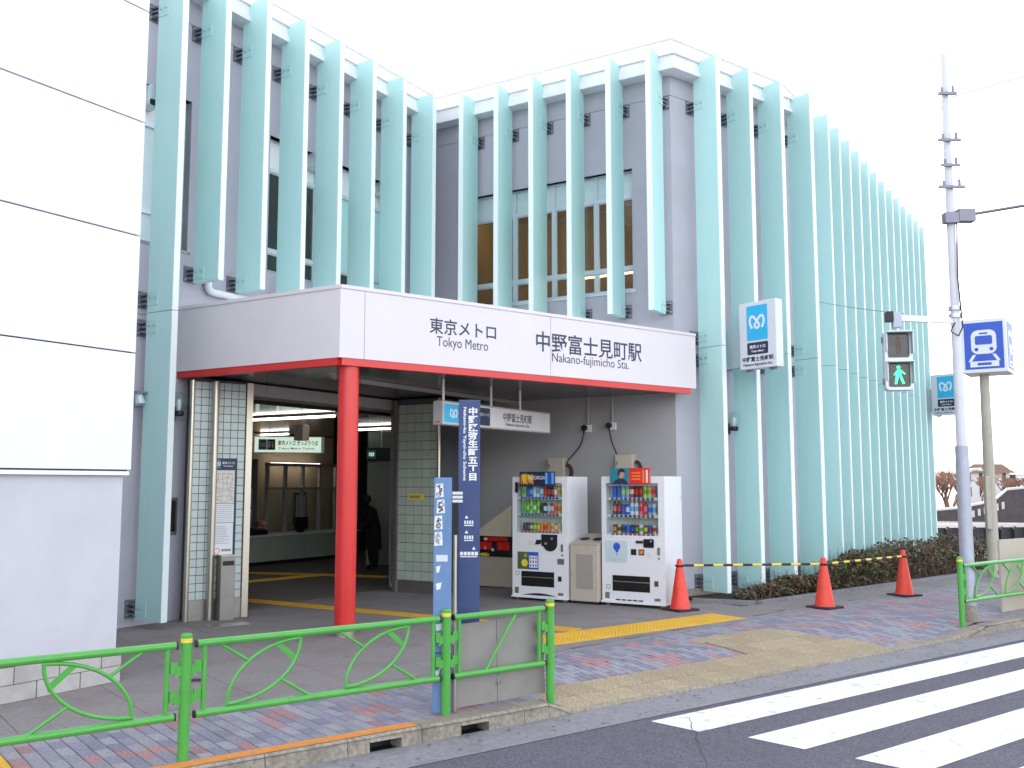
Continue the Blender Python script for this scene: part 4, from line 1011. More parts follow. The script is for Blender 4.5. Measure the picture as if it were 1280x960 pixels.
MB().box(rl*.22, rl*.82, -.006, 0, .22, .72).build('mesh_panel', MT['beige_mesh'], rb); MB().box(.01, rl-.01, .03, .5, 0, .04).build('plinth', MT['black'], rb); MB().disc(.03,.42,.01,-.008,0).build('lock', MT['steel_dark'], rb)

# slanted display board and food poster by the rear wall
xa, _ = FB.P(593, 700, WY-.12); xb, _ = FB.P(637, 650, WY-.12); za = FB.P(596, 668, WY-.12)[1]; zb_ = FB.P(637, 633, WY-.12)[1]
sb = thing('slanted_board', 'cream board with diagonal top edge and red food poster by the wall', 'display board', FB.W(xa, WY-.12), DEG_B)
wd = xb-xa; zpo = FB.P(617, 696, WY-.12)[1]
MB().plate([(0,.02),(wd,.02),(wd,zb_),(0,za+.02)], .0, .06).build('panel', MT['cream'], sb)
MB().box(-.01, wd+.10, -.008, -.001, zpo, za-.02).build('poster', MT['black'], sb)
b = MB(); b.box(wd*.30, wd*.95, -.012, -.008, za-.10, za-.035); b.box(.05, wd*.50, -.012, -.008, za-.25, za-.12); b.box(wd*.66, wd, -.012, -.008, za-.25, za-.12); b.build('poster_red_print', MT['p_red'], sb)
MB().box(wd*.28, wd*.38, -.014, -.012, za-.09, za-.05).build('poster_mark', MT['white'], sb)
b = MB()
for k in range(4): b.disc(.08+.15*k, zpo+.12+.03*(k % 2), .03, -.012, -.008, 7)
b.build('poster_dish_print', MT['cream'], sb); MB().disc(wd*.3, zpo+.035, .03, -.013, -.008, 12, sx=3.4).build('poster_burst_print', MT['p_yellow'], sb)
MB().box(-.005, wd+.09, -.014, -.0005, .02, zpo-.004).build('lower_panel', MT['beige'], sb)
# ================================================================== neighbouring white building
wb0 = G(143, 852); FW_ = FR(wb0, DEG_A)
nb = thing('white_building', 'white clad neighbouring building with dark horizontal joints and lavender stucco base', 'building', (wb0.x, wb0.y, 0), DEG_A)
zc = FW_.P(150, 594)[1]; zj = [zc+.045, FW_.P(160, 440, -.06)[1], FW_.P(167, 293, -.06)[1], FW_.P(172, 150, -.06)[1], FW_.P(178, 11, -.06)[1]]
st = zj[-1]-zj[-2]; zj += [zj[-1]+st, zj[-1]+2*st]
MB().box(-9, 0, 0, .2, .285, zc+.2).build('stucco_wall', MT['stucco'], nb)
MB().box(-9, .02, -.06, 3.6, zc, zc+.035).build('drip_edge', MT['rough_white'], nb)
MB().box(-9, .015, -.035, 3.5, zc+.035, zj[-1]).build('backing', MT['navy'], nb)
for a, b_ in zip(zj, zj[1:]): MB().box(-9, .035, -.06, 3.55, a+.006, b_-.008).build('cladding_panel', MT['rough_white'], nb)
MB().box(-9, .05, -.08, 3.6, zj[-1], zj[-1]+.1).build('roof_edge', MT['rough_white'], nb)
MB().box(-.2, 0, .2, 3.5, .285, zc+.1).build('end_wall', MT['stucco'], nb); MB().box(-8.8, -.2, 3.3, 3.5, -.05, zc+.1).build('rear_wall', MT['stucco'], nb)
MB().box(-9, .03, .012, 3.4, -.02, .28).build('plinth_core', MT['joint'], nb)
for j in range(2):
    x = .045 - (.2 if j else 0)
    while x > -5:
        xx0 = max(-5, x-.395); z0 = .0+.14*j
        MB().box(xx0, x-.006, -.02, .05, z0+.003, z0+.137).build('plinth_block', MT['block'], nb); x -= .40
    if j: MB().box(-.15, .045, -.02, .05, z0+.003, z0+.137).build('plinth_block', MT['block'], nb)

# ================================================================== green pedestrian guard fences
RZ_T, RZ_B = .72, .275
def post(parent, x, h=.78):
    p = MB().cyl((x,0,-.11),(x,0,h), .036, n=16).build('post', MT['green'], parent, smooth=True)
    MB().cyl((x,0,h-.045),(x,0,h-.018), .0375, n=16).build('reflective_band', MT['p_yellow'], p); MB().lathe([(.036,0),(.030,.010),(.01,.014)], 16, (x,0,h)).build('cap', MT['green'], p, smooth=True)
def panel(parent, x0, x1, leaves, flip, brace=False):
    """Two rails, end uprights, leaf shaped rings and Y braces between posts at x0 and x1."""
    a, b_ = x0+.07, x1-.07
    fr = bpy.data.objects.new('panel', None); COL.objects.link(fr); fr.parent = parent
    for z in (RZ_T, RZ_B):
        MB().cyl((a,0,z),(b_,0,z), .0245, n=14).build('rail', MT['green'], fr, smooth=True)
        for e, s_ in ((a, -1), (b_, 1)): MB().cyl((e,0,z),(e+s_*.012,0,z), .025, n=12).build('rail_cap', MT['black'], fr)
    for e in (a+.05, b_-.05): MB().cyl((e,0,RZ_B),(e,0,RZ_T), .0165, n=12).build('upright', MT['green'], fr, smooth=True)
    for e, s_ in ((a+.05, -1), (b_-.05, 1)):
        for z in (.40, .58):
            q = MB(); x_ = e + s_*.02
            q.box(min(x_, x_+s_*.045), max(x_, x_+s_*.045), -.012, .012, z-.035, z+.035); q.box(min(x_+s_*.03, x_+s_*.085), max(x_+s_*.03, x_+s_*.085), -.014, .014, z-.05, z+.01); q.cyl((x_+s_*.04,0,z-.06),(x_+s_*.04,0,z-.035),.009,n=8,mi=1)
            q.build('hinge_bracket', [MT['green'], MT['bolt']], fr)
    zb_, zt = RZ_B+.035, RZ_T-.03; r = zt-zb_
    for cx_ in leaves:
        w_ = .52; l, rr = cx_-w_/2, cx_+w_/2
        def mp(u, z): return ((l + u*w_) if not flip else (rr - u*w_), 0, zb_ + z*r)
        # ring: corner top-left and bottom-right (mirrored when flip)
        arc1 = [mp(math.sin(R(t)), math.cos(R(t))) for t in range(0, 91, 9)]; arc2 = [mp(1-math.cos(R(t)), 1-math.sin(R(t))) for t in range(0, 91, 9)]
        q = MB(); q.tube(arc1, .0125, 10); q.tube(arc2, .0125, 10); q.build('leaf_ring', MT['green'], fr, smooth=True)
        def q3(u0, z0, u1, z1): return MB().cyl(mp(u0,z0), mp(u1,z1), .0115, n=10)
        q3(.73, .70, 1.12, 1.05).build('brace', MT['green'], fr, smooth=True); q3(.27, .30, -.15, -.06).build('brace', MT['green'], fr, smooth=True)
        p_ = [mp(.04,.66), mp(.30,.96), mp(.38,.93), mp(.06,.55)]
        g_ = MB(); pts = [(p[0], p[2]) for p in p_]
        if flip: pts = pts[::-1]
        g_.plate(pts, -.005, .005); g_.build('gusset', MT['green'], fr)
    if brace: MB().cyl((a+.30,0,RZ_B),(b_-.28,0,RZ_T), .0125, n=10).build('brace', MT['green'], fr, smooth=True)
gf = thing('guard_fence', 'long green tubular guard fence with leaf rings and diagonal brace by the orange kerb', 'fence', FRD.o, DEG_R)
X0, X1, X2 = FRD.L(G(228, 950))[0], 0.0, FRD.L(G(687, 870))[0]
LX = lambda px: FRD.P(px, 840)[0]
for xx in (X0-2.0, X0, X1, X2): post(gf, xx)
panel(gf, X0, X1, (LX(331), LX(472)), True); panel(gf, X0-2.0, X0, (LX(112)-.8, LX(112)), False); panel(gf, X1, X2, (), False, True)
fo2 = FRD.W(7.80, 0.02)
gf2 = thing('guard_fence', 'green tubular guard fence with leaf rings beside the grey signal pole', 'fence', fo2, DEG_R)
post(gf2, 0, .82); post(gf2, 2.0, .82); post(gf2, 4.0, .82)
panel(gf2, 0, 2.0, (.62, 1.42), True); panel(gf2, 2.0, 4.0, (.62+2, 1.42+2), True)
# grey boards tied behind the fences
bd = thing('grey_board', 'dull grey twin metal board tied behind the braced fence panel', 'board', FRD.W(.06, .075), DEG_R)
MB().plate([(0,.012),(.485,.012),(.475,.655),(-.01,.65)], 0, .008).build('sheet', MT['grey_board'], bd); MB().plate([(.493,.012),(.99,.015),(.955,.66),(.483,.655)], .001, .009).build('sheet', MT['grey_board'], bd)
MB().box(-.004,.96,.0095,.02,.50,.53).build('rear_batten', MT['grey_board'], bd)
b = MB(); b.tube([(.47,-.004,.155),(.50,-.012,.165),(.53,-.004,.16)], .004, 6); b.tube([(.485,-.004,.13),(.49,-.012,.16),(.488,-.004,.19)], .004, 6); b.build('wire_tie', MT['steel_dark'], bd)
b2 = FRD.W(9.35, .26)
bd2 = thing('grey_board', 'pale grey board standing behind the fence beside the concrete sign pole', 'board', b2, DEG_R)
MB().plate([(0,.0),(1.9,.0),(1.9,.98),(0,.98)], 0, .03).build('sheet', MT['beige'], bd2); MB().box(.01,1.88,.03,.05,.5,.56).build('rear_batten', MT['grey_board'], bd2)

# ------------------------------------------------------------------ sign pillars beside the fence
p = G(553, 895)
lp = thing('blue_sticker_post', 'pale blue flat post with peeling stickers beside the green fence', 'post', p + Vector((-.02, .10, 0)), 4.0)
PH = 1.80
MB().box(-.065,.075,-.025,.025,0,PH).build('panel', MT['pale_blue'], lp, bevel=.004)
rq = random.Random(11)
for k in range(4):
    z = 1.70-.125*k; dx = rq.uniform(-.01,.01)
    MB().plate([(-.055+dx,z-.055),(.012+dx,z-.05),(.006+dx,z+.055),(-.05+dx,z+.05)], -.027, -.025).build('sticker', MT['paper_w'], lp)
    sc_ = MB()
    for kk in range(3):
        sc_.ribbon(spline([(-.022+dx+rq.uniform(-.022,.022), z+.04-.016*j+rq.uniform(-.01,.01)) for j in range(6)], 4), .005, -.029-.0006*kk, -.0275)
    sc_.build('scribble', MT['ink' if k == 3 else 'black'], lp)
MB().box(-.045,.045,-.027,-.025,1.15,1.20).build('sticker', MT['frame'], lp)
for z, w_ in ((1.06,.02),(.93,.03),(.62,.05),(.27,.02)): MB().plate([(-.04,z),(-.04+w_,z+.01),(-.03+w_,z+.06),(-.045,z+.05)], -.027, -.025).build('paper_scrap', MT['paper_w'], lp)
for z in (.45, .26): MB().box(-.058,.045,-.028,-.025,z,z+.008).build('tape_strip', MT['navy'], lp)
MB().cyl((.105,.04,.0),(.105,.04,1.35),.014,n=10).build('rear_tube', MT['steel'], lp, smooth=True)
q = G(584, 886)
tp = thing('town_sign_pillar', 'tall dark blue pillar with white vertical town name lettering', 'sign', q + Vector((.0, .16, 0)), 3.0)
TH = 2.43
v = ray(570, 500); TH = EYE + v.z*(tp.location.y-.03)/v.y
MB().box(-.088,.088,-.035,.035,0,TH).build('pillar', MT['navy_pillar'], tp, bevel=.005)
text('中\n野\n区\n弥\n生\n町\n五\n丁\n目', .080, .60, MT['white'], tp, .030, -.037, TH-.36, bold=.035)
text('Nakano-ku Yayoi-cho 5chome', .60, .032, MT['white'], tp, -.040, -.037, TH-.36, bold=.02, rot=-math.pi/2)
for k, zz in enumerate((TH-.97, TH-1.09, TH-1.22)):
    b = MB(); dx = .04 if k == 2 else -.02
    b.plate([(dx-.012,zz+.005),(dx+.012,zz+.005),(dx+.012,zz+.012),(dx,zz+.03),(dx-.012,zz+.012)], -.037, -.035)
    wdt = .075 if k == 2 else .04
    for i in range(5 if k == 2 else 4):
        xx = -wdt*.95 + i*(2*wdt/(5 if k == 2 else 4)); b.box(xx, xx+wdt*.32, -.037, -.035, zz-.04, zz-.012)
    b.box(-wdt*.95, wdt*.9, -.037, -.035, zz-.055, zz-.047); b.build('direction_print', MT['white'], tp)
text('中野区', .06, .02, MT['white'], tp, .02, -.037, .685, bold=.02)
for k in range(3):
    bb = MB(tp.matrix_basis.inverted() if False else Matrix.Identity(4)); zz = 1.665-.032*k
    bb.box(-.135,-.052,-.05,.05,zz,zz+.022); bb.build('clamp_band', MT['white_paint'], tp)

# ------------------------------------------------------------------ traffic cones and striped bars
def cone(px, py, label, s_=1.0):
    o = thing('traffic_cone', label, 'traffic cone', G(px, py) + Vector((0,.10,0)), DEG_R + random.uniform(-15, 15))
    b = MB(); b.box(-.19,.19,-.19,.19,0,.03); b.build('base', MT['rubber'], o, bevel=.01)
    MB().lathe([(.145,.03),(.135,.055),(.045,.63),(.038,.68),(.030,.70),(.012,.71)], 24).build('cone_body', MT['cone'], o, smooth=True)
    MB().lathe([(.052,.595),(.055,.60),(.053,.615),(.048,.62)], 20).build('ring', MT['rubber'], o)
    return o
c1 = cone(852, 764, 'red traffic cone standing against the portrait banner vending machine')
c2 = cone(1034, 761, 'red traffic cone where the two striped bars meet')
c3 = cone(1134, 745.5, 'red traffic cone at the far end of the striped bars by hedge')
def bar(a, b_, label):
    p, q = a.location + Vector((0,0,.615)), b_.location + Vector((0,0,.615)); d = (q-p); n = 14; L_ = d.length
    o = thing('striped_bar', label, 'barrier bar', p, math.degrees(math.atan2(d.y, d.x)), 'striped bars between the cones')
    for k in range(n):
        f = lambda t: -.03*math.sin(math.pi*t) if False else 0
        x0, x1 = .06+(L_-.12)*k/n, .06+(L_-.12)*(k+1)/n
        MB().cyl((x0,0,f(k/n)),(x1,0,f((k+1)/n)), .017, n=10).build('band', MT['p_yellow' if k % 2 else 'black'], o)
    for xx in (.0, L_): MB().tube([(xx+.06*math.cos(R(a_)), .06*math.sin(R(a_)), .0) for a_ in range(0, 361, 30)], .010, 6).build('end_ring', MT['black'], o)
bar(c1, c2, 'yellow and black striped bar from the vending machine cone to the hedge corner')
bar(c2, c3, 'yellow and black striped bar in front of the low hedge')

# ------------------------------------------------------------------ hedge bed
bed = [FRD.W(*q) for q in ((6.95,3.72),(7.42,2.92),(14.5,3.40),(16.5,3.6),(16.5,6.5))]
bed += [FD.W(7.0, WY), FD.W(cd, WY), FC.W(.3, WY)]
sb_ = MB(); sb_.prism([(p.x, p.y) for p in bed], -.02, .03); struct(sb_.build('planting_bed', MT['soil']))
kb = MB(); pts = [FRD.L(p) for p in bed[:4]]
bk = struct(MB().box(0,.01,0,.01,-.1,-.09).build('bed_kerb', MT['gutter'])) if False else None
for a, b_ in ((bed[0], bed[1]), (bed[1], bed[2]), (bed[2], bed[3])):
    d = b_-a; n = max(1, round(d.length/.6)); dd = d.normalized(); nn = Vector((dd.y, -dd.x, 0))*.11
    for k in range(n):
        p_, q_ = a+d*(k/n)+dd*.003, a+d*((k+1)/n)-dd*.003
        MB().prism([(v_.x, v_.y) for v_ in (p_+nn, q_+nn, q_, p_)], -.02, .045).build('edging_stone', MT['gutter'], forecourt)
hd = thing('hedge', 'low scruffy brownish hedge along the base of the teal fins', 'hedge', FRD.W(7.6, 3.2, .03), DEG_R)
rh = random.Random(21); lv = [MB(), MB(), MB()]; tw = MB()
def hedge_h(x): return .12 + .30*min(1, x/3.0) + .05*math.sin(x*2.7) + .04*math.sin(x*6.1+1) + .03*min(x, 6)
def inner_y(x):                              # how deep the bed is at x before the wall fins
    w_ = FRD.W(7.6+x, 3.2); 
    yc = 3.40 - 3.2; xd = FRD.L(FD.o)[0]-7.6
    return yc - .02 + max(0, x-xd)*math.tan(R(DEG_D-DEG_R))
for k in range(17000):
    x = rh.uniform(-.15, 8.6); y0 = -.22+.062*x; y1 = min(inner_y(x), y0+1.1)
    if x < .5: y0 = -.05
    y = rh.uniform(y0, max(y1, y0+.15)); hgt = hedge_h(max(x, 0))*(.75+.25*math.sin((y-y0)/(max(y1-y0,.15))*math.pi)) * (1.0 + .12*math.sin(x*9+y*7))
    if x < .4: hgt *= .6 + x
    z = hgt*(1-abs(rh.gauss(0, .33))) if rh.random() < .75 else rh.uniform(0, hgt)
    if z < 0: z = rh.uniform(0, hgt)
    s_ = rh.uniform(.018, .05); a = rh.uniform(0, 6.28); t_ = rh.uniform(-.9, .9)
    u = Vector((math.cos(a), math.sin(a), t_)).normalized()*s_; w2 = u.cross(Vector((rh.uniform(-1,1), rh.uniform(-1,1), 1))).normalized()*s_*.55
    c_ = Vector((x, y, z))
    lv[rh.choice((0,0,0,1,1,2))].add([c_-u, c_+w2, c_+u, c_-w2], [(0,1,2,3)])
for k in range(420):
    x = rh.uniform(0, 8.5); y0 = -.18+.062*x; y = y0+rh.uniform(0, .5); h_ = hedge_h(x)*rh.uniform(.9, 1.25)
    tw.cyl((x,y,0), (x+rh.uniform(-.15,.15), y+rh.uniform(-.1,.1), h_), .006, .002, n=4, caps=False)
for k, nm in enumerate(('leaf_a', 'leaf_b', 'leaf_c')): stuff(lv[k].build('foliage', MT[nm], hd))
stuff(tw.build('twigs', MT['bark'], hd))

# ================================================================== signal pole, signal and other poles
pp_ = G(1217, 777)
up = thing('signal_pole', 'tall grey steel pole with a thicker concrete sleeve at its foot', 'pole', pp_ + Vector((0,.1,0)), 0)
b = MB(); zslv = EYE + ray(1217, 557).z*(pp_.y)/ray(1217, 557).y
b.cyl((0,0,0),(0,0,.20), .098, n=24); b.build('foot', MT['kerb'], up, smooth=True)
MB().cyl((0,0,.20),(0,0,zslv), .088, .082, n=24).build('sleeve', MT['galv'], up, smooth=True)
MB().cyl((0,0,zslv),(0,0,7.6), .064, .045, n=20).build('shaft', MT['galv_glare'], up, smooth=True)  # shaft paler than the sleeve: bright sky's overexposure put into its colour
for z, ln in ((6.35, .3), (5.7, .35), (6.0, .25), (7.0, .25)):
    bb = MB(); bb.box(-ln/2,ln/2,-.10,-.06,z,z+.035); bb.cyl((ln*.3,-.08,z+.035),(ln*.3,-.08,z+.12),.02,n=8); bb.cyl((-ln*.3,-.08,z+.035),(-ln*.3,-.08,z+.10),.02,n=8)
    bb.build('insulator_arm', MT['bracket'], up)
MB().box(.08,.30,-.09,.05,5.25,5.42).build('cable_clamp', MT['bracket'], up); MB().box(-.12,.06,-.12,.0,5.22,5.36).build('cable_clamp', MT['bracket'], up)
for k, z in enumerate((3.95, 4.05)): MB().cyl((0,0,z),(0,0,z+.05), .085, n=18).build('pole_band', MT['bolt'], up)
# arm and pedestrian signal
AD = pp_.y+.05
zarm = EYE + ray(1160, 402).z*AD/ray(1160, 402).y
xar = ray(1115, 395).x*AD/ray(1115, 395).y - pp_.x; xsg = ray(1123, 450).x*AD/ray(1123, 450).y - pp_.x
MB().add([(xar,-.03,zarm+.02),(0,-.03,zarm-.02),(0,.03,zarm-.02),(xar,.03,zarm+.02),(xar,-.03,zarm+.10),(0,-.03,zarm+.06),(0,.03,zarm+.06),(xar,.03,zarm+.10)], [(0,3,2,1),(4,5,6,7),(0,1,5,4),(1,2,6,5),(2,3,7,6),(3,0,4,7)]).build('arm', MT['parapet'], up)
MB().tube([(-.05,-.09,zarm-.02),(-.12,-.10,zarm-.14),(-.02,-.11,zarm-.20),(.05,-.09,zarm-.08),(.02,-.08,zarm+.6),(.05,-.07,zarm+1.4)], .010, 6).build('cable', MT['black'], up)
sg = thing('pedestrian_signal', 'grey pedestrian signal showing a green walking figure on its arm', 'traffic light', (pp_.x+xsg, pp_.y+.05, 0), -8.0)
zt_s = EYE + ray(1123, 413).z*AD/ray(1123, 413).y; zb_s = EYE + ray(1123, 488).z*AD/ray(1123, 488).y; hw = .175; hm = (zt_s+zb_s)/2
MB().box(-.06,.05,-.06,.06,zt_s+.03,zarm+.12).build('mount', MT['galv'], sg, bevel=.01); MB().box(-.14,-.055,-.07,.07,zarm+.0,zarm+.13).build('clamp', MT['black'], sg); MB().cyl((0,0,zt_s-.02),(0,0,zt_s+.04),.03,n=12).build('neck', MT['frame'], sg)
MB().rrect(-hw, hw, zb_s, zt_s, .05, -.02, .14).build('housing', MT['frame'], sg, bevel=.008)
for k, (z0, z1) in enumerate(((hm+.02, zt_s-.02), (zb_s+.03, hm-.015))):
    MB().rrect(-.135, .135, z0+.015, z1-.02, .02, -.026, -.0205).build('lens', MT['lens'], sg)
    zc_ = (z0+z1)/2
    b = MB(); b.box(-.165,.165,-.17,-.02,z1-.02,z1-.008); b.box(.153,.165,-.15,-.02,z0+.06,z1-.02); b.box(-.165,-.153,-.10,-.02,z0+.10,z1-.02); b.build('visor', MT['frame'], sg)
    b = MB(); y0, y1 = -.030, -.0265
    if k:
        b.disc(-.01, zc_+.095, .024, y0, y1, 12); b.plate([(-.03,zc_+.06),(-.045,zc_-.01),(.025,zc_-.01),(.025,zc_+.065)], y0, y1)
        b.plate([(-.03,zc_+.06),(-.075,zc_+.0),(-.06,zc_-.012),(-.036,zc_+.025)], y0, y1); b.plate([(.025,zc_+.06),(.028,zc_+.03),(.065,zc_-.005),(.075,zc_+.012)][::-1], y0, y1)
        b.plate([(-.045,zc_-.011),(-.065,zc_-.125),(-.035,zc_-.125),(-.008,zc_-.011)][::1], y0, y1); b.plate([(-.006,zc_-.011),(.035,zc_-.125),(.065,zc_-.12),(.025,zc_-.011)], y0, y1)
        b.build('walking_figure', MT['green_man'], sg)
    else:
        b.disc(0, zc_+.09, .022, y0, y1, 12); b.rrect(-.035,.035,zc_-.02,zc_+.06,.012,y0,y1); b.box(-.03,-.004,y0,y1,zc_-.12,zc_-.021); b.box(.004,.03,y0,y1,zc_-.12,zc_-.021); b.build('standing_figure', MT['p_brown'], sg)
for z in (zt_s-.12, zb_s+.12): MB().box(-hw-.02,-hw+.005,.03,.07,z-.04,z+.04).build('hinge', MT['bracket'], sg)
# station sign on the concrete pole
p2_ = G(1243, 721)
cp = thing('station_sign_post', 'cream concrete post carrying a blue and white train sign box', 'sign', p2_, 0)
PD = p2_.y
def zat(px, py, D=PD): v_ = ray(px, py); return EYE+v_.z*D/v_.y
MB().cyl((0,0,0),(0,0,zat(1232,466)+.05), .112, .085, n=20).build('post', MT['concrete_pole'], cp, smooth=True); MB().box(-.16,-.07,-.17,-.06,.9,1.9).build('junction_box', MT['concrete_pole'], cp, bevel=.01)
z0, z1 = zat(1235, 468), zat(1235, 402)
cb = MB(Matrix.Rotation(R(-30),4,'Z')); sz = .40
SBX = bpy.data.objects.new('sign_box', None); COL.objects.link(SBX); SBX.parent = cp; SBX.rotation_euler.z = R(-35); SBX.location = (.09, 0, 0)
MB().box(-sz,sz,-sz,sz,z0,z1).build('box', MT['white'], SBX, bevel=.012)
def train(rot_):
    e = bpy.data.objects.new('t', None); 
    M_ = Matrix.Rotation(R(rot_),4,'Z'); y = -sz-.004; h_ = z1-z0; cz = (z0+z1)/2
    b = MB(M_); b.box(-sz+.06,sz-.06,y,-sz,z0+.07,z1-.07,0)
    b.build('blue_face', MT['p_blue'], SBX)
    b = MB(M_); b.rrect(-.22,.22,cz-.16,cz+.30,.12,y-.004,y-.0005); b.box(-.25,.25,y-.004,y-.0005,z0+.11,z0+.22)
    b.plate([(-.20,cz-.17),(-.28,cz-.30),(-.22,cz-.30),(-.14,cz-.17)],y-.004,y-.0005); b.plate([(.14,cz-.17),(.22,cz-.30),(.28,cz-.30),(.20,cz-.17)],y-.004,y-.0005); b.build('train_pictogram', MT['white'], SBX)
    b = MB(M_); b.rrect(-.15,.15,cz+.02,cz+.19,.03,y-.008,y-.0045); b.build('train_window', MT['p_blue'], SBX)
    for dx in (-.13, .13): MB(M_).disc(dx,cz-.07,.035,y-.008,y-.0045).build('train_headlight', MT['p_blue'], SBX)
    MB(M_).box(-.07,.07,y-.008,y-.0045,cz+.22,cz+.25).build('train_plate', MT['p_blue'], SBX); MB(M_).box(-.12,.12,y-.008,y-.0045,z0+.14,z0+.19).build('train_base', MT['p_blue'], SBX)
for r_ in (0, 90, -90, 180): train(r_)
# projecting station signs
def metro_sign(loc, deg, wd, ht, label, dp=.17):
    o = thing('metro_sign', label, 'sign', loc, deg, 'projecting station signs')
    MB().box(0, wd, 0, dp, 0, ht).build('sign_box', MT['signbox'], o, bevel=.012)
    for back in (False, True):
        s_ = 1 if not back else -1; y = -.004 if not back else dp+.004; ya, yb_ = (y, 0) if not back else (dp, y)
        MB().box(wd*.22, wd*.78, ya, yb_, ht*.42, ht*.94).build('logo_panel', MT['cyan'], o); MB().rrect(wd*.22, wd*.78, ht*.21, ht*.39, .02, ya, yb_).build('name_panel', MT['navy'], o)
        yy = y-.001*s_
        logo(wd*.5, ht*.69, wd*.215, yy if not back else yy+.002, o, MT['white'])
        text('東京メトロ', wd*.42, ht*.055, MT['white'], o, wd*.5, yy-.001*s_, ht*.325, bold=.03, back=back); text('Tokyo Metro', wd*.34, ht*.038, MT['white'], o, wd*.5, yy-.001*s_, ht*.255, bold=.03, back=back)
        text('中野富士見町駅', wd*.84, ht*.075, MT['navy'], o, wd*.5, yy-.001*s_, ht*.145, bold=.025, back=back); text('Nakano-fujimicho Sta.', wd*.78, ht*.05, MT['navy'], o, wd*.5, yy-.001*s_, ht*.06, bold=.02, back=back)
    MB().box(wd*.12, wd*.26, dp*.3, dp*.7, -.03, -.001).box(wd*.74, wd*.88, dp*.3, dp*.7, -.03, -.001).build('drain_cap', MT['bracket'], o)
    return o
x1_, zz0 = FC.P(925, 463, FO-.1); ztp = FC.P(925, 381, FO-.1)[1]
so = FC.W(x1_, FO-.10, zz0)
ms = metro_sign(so, DEG_R-90, .70, ztp-zz0, 'white projecting station sign with cyan logo fixed to the street front fins')
MB().box(-.42, 0, .05, .12, .05, (ztp-zz0)*.62).build('mounting_plate', MT['plate_teal'] if False else MT['frame'], ms)
x2_, zq = FD.P(1165, 520, FO-.05); zq2 = FD.P(1170, 469, FO-.05)[1]
so2 = FD.W(min(x2_, LD+.2), FO-.05); dd_ = so2.y
zq = EYE+ray(1170,520).z*dd_/ray(1170,520).y; zq2 = EYE+ray(1170,469).z*dd_/ray(1170,469).y
ms2 = metro_sign(Vector((so2.x, so2.y, zq)), DEG_R-90, .80, zq2-zq, 'white projecting station sign at the far end of the teal fins behind pole')
MB().box(-.5, 0, .05, .12, .1, .7).build('mounting_plate', MT['frame'], ms2)
# overhead wires
def wire(a, b_, sag, lb, r_=.008):
    a, b_ = Vector(a), Vector(b_); o = thing('overhead_wire', lb, 'wire', a, 0, 'overhead wires')
    pts = [a.lerp(b_, t/16) - Vector((0,0,sag*4*(t/16)*(1-t/16))) - a for t in range(17)]
    MB().tube(pts, r_, 5).build('cable', MT['bracket'], o)
px_, py_ = pp_.x, pp_.y+.1
wire((px_+.1,py_,5.33), (px_+14, py_-3, 8.0), .25, 'thick dark cable leaving the steel pole towards the street', .022)
wire((px_+.1,py_,7.0), (px_+12, py_-4, 10.5), .3, 'thin wire rising from the top of the steel pole')
wire((pp_.x+xsg+.1,py_-.05,zarm+.11), (px_-.3, py_+9, 6.3), .1, 'thin guy wire from the signal arm to the teal fins', .005)
wire((p2_.x+.2,p2_.y,zat(1255,402)+.0), (p2_.x+9, p2_.y+4, 9.5), .2, 'thin wire rising from the train sign box', .007)

# ================================================================== person at the ticket machine in the hall
pf = G(466, 713)
ps_ = thing('person', 'person in a long dark coat seen from behind inside the hall', 'person', pf, -55.0)
def skin_body(name, verts, edges, rad, m, parent):
    me = bpy.data.meshes.new(name); me.from_pydata(verts, edges, []); me.materials.append(m); o = obj(name, me, parent)
    sk = o.modifiers.new('skin', 'SKIN'); sk.use_smooth_shade = True
    sl_ = me.skin_vertices[0].data if me.skin_vertices else None
    if sl_ is None:
        bm = bmesh.new(); bm.from_mesh(me); bm.verts.layers.skin.verify(); bm.to_mesh(me); bm.free(); sl_ = me.skin_vertices[0].data
    for i, r_ in enumerate(rad): sl_[i].radius = r_ if isinstance(r_, tuple) else (r_, r_); sl_[i].use_root = (i == 0)
    ss = o.modifiers.new('sub', 'SUBSURF'); ss.levels = 1; ss.render_levels = 2
    return o
S = 1.52
V = [(0,0,.50),(0,.01,.60),(0,-.03,.72),(0,-.07,.81),(0,-.10,.855),(0,-.125,.90),(0,-.13,.96),      # pelvis..head
     (.105,-.08,.80),(.135,-.12,.66),(.15,-.26,.585),(.15,-.32,.58),                                # arm 1
     (-.105,-.08,.80),(-.14,-.10,.66),(-.15,-.18,.56),(-.15,-.22,.53),
     (.055,0,.45),(.06,-.01,.27),(.06,.015,.05),(.06,-.07,.022),
     (-.055,0,.45),(-.06,.0,.27),(-.06,.02,.05),(-.06,-.07,.022)]
fing = []
E_ = [(0,1),(1,2),(2,3),(3,4),(4,5),(5,6),(3,7),(7,8),(8,9),(9,10),(3,11),(11,12),(12,13),(13,14),(0,15),(15,16),(16,17),(17,18),(0,19),(19,20),(20,21),(21,22)]
Rd = [(.115,.085),(.115,.085),(.12,.08),(.10,.07),.036,.055,.058,.052,.044,.034,.026,.052,.044,.034,.026,.075,.058,.036,.030,.075,.058,.036,.030]
for base, sx in ((10, 1), (14, -1)):
    bv = Vector(V[base])
    for k in range(5):
        i0 = len(V); sp_ = (k-1.5)*.010 if k < 4 else -.02
        d1 = Vector((sp_*sx, -.030 if k < 4 else -.012, -.004 if k < 4 else .012)); d2 = d1 + Vector((sp_*.3*sx, -.022 if k < 4 else -.02, -.012))
        V += [tuple(bv+d1), tuple(bv+d2)]; E_ += [(base, i0), (i0, i0+1)]; Rd += [.0085, .0065]
V = [tuple(c_*S for c_ in p) for p in V]; Rd = [tuple(c_*S for c_ in r_) if isinstance(r_, tuple) else r_*S for r_ in Rd]
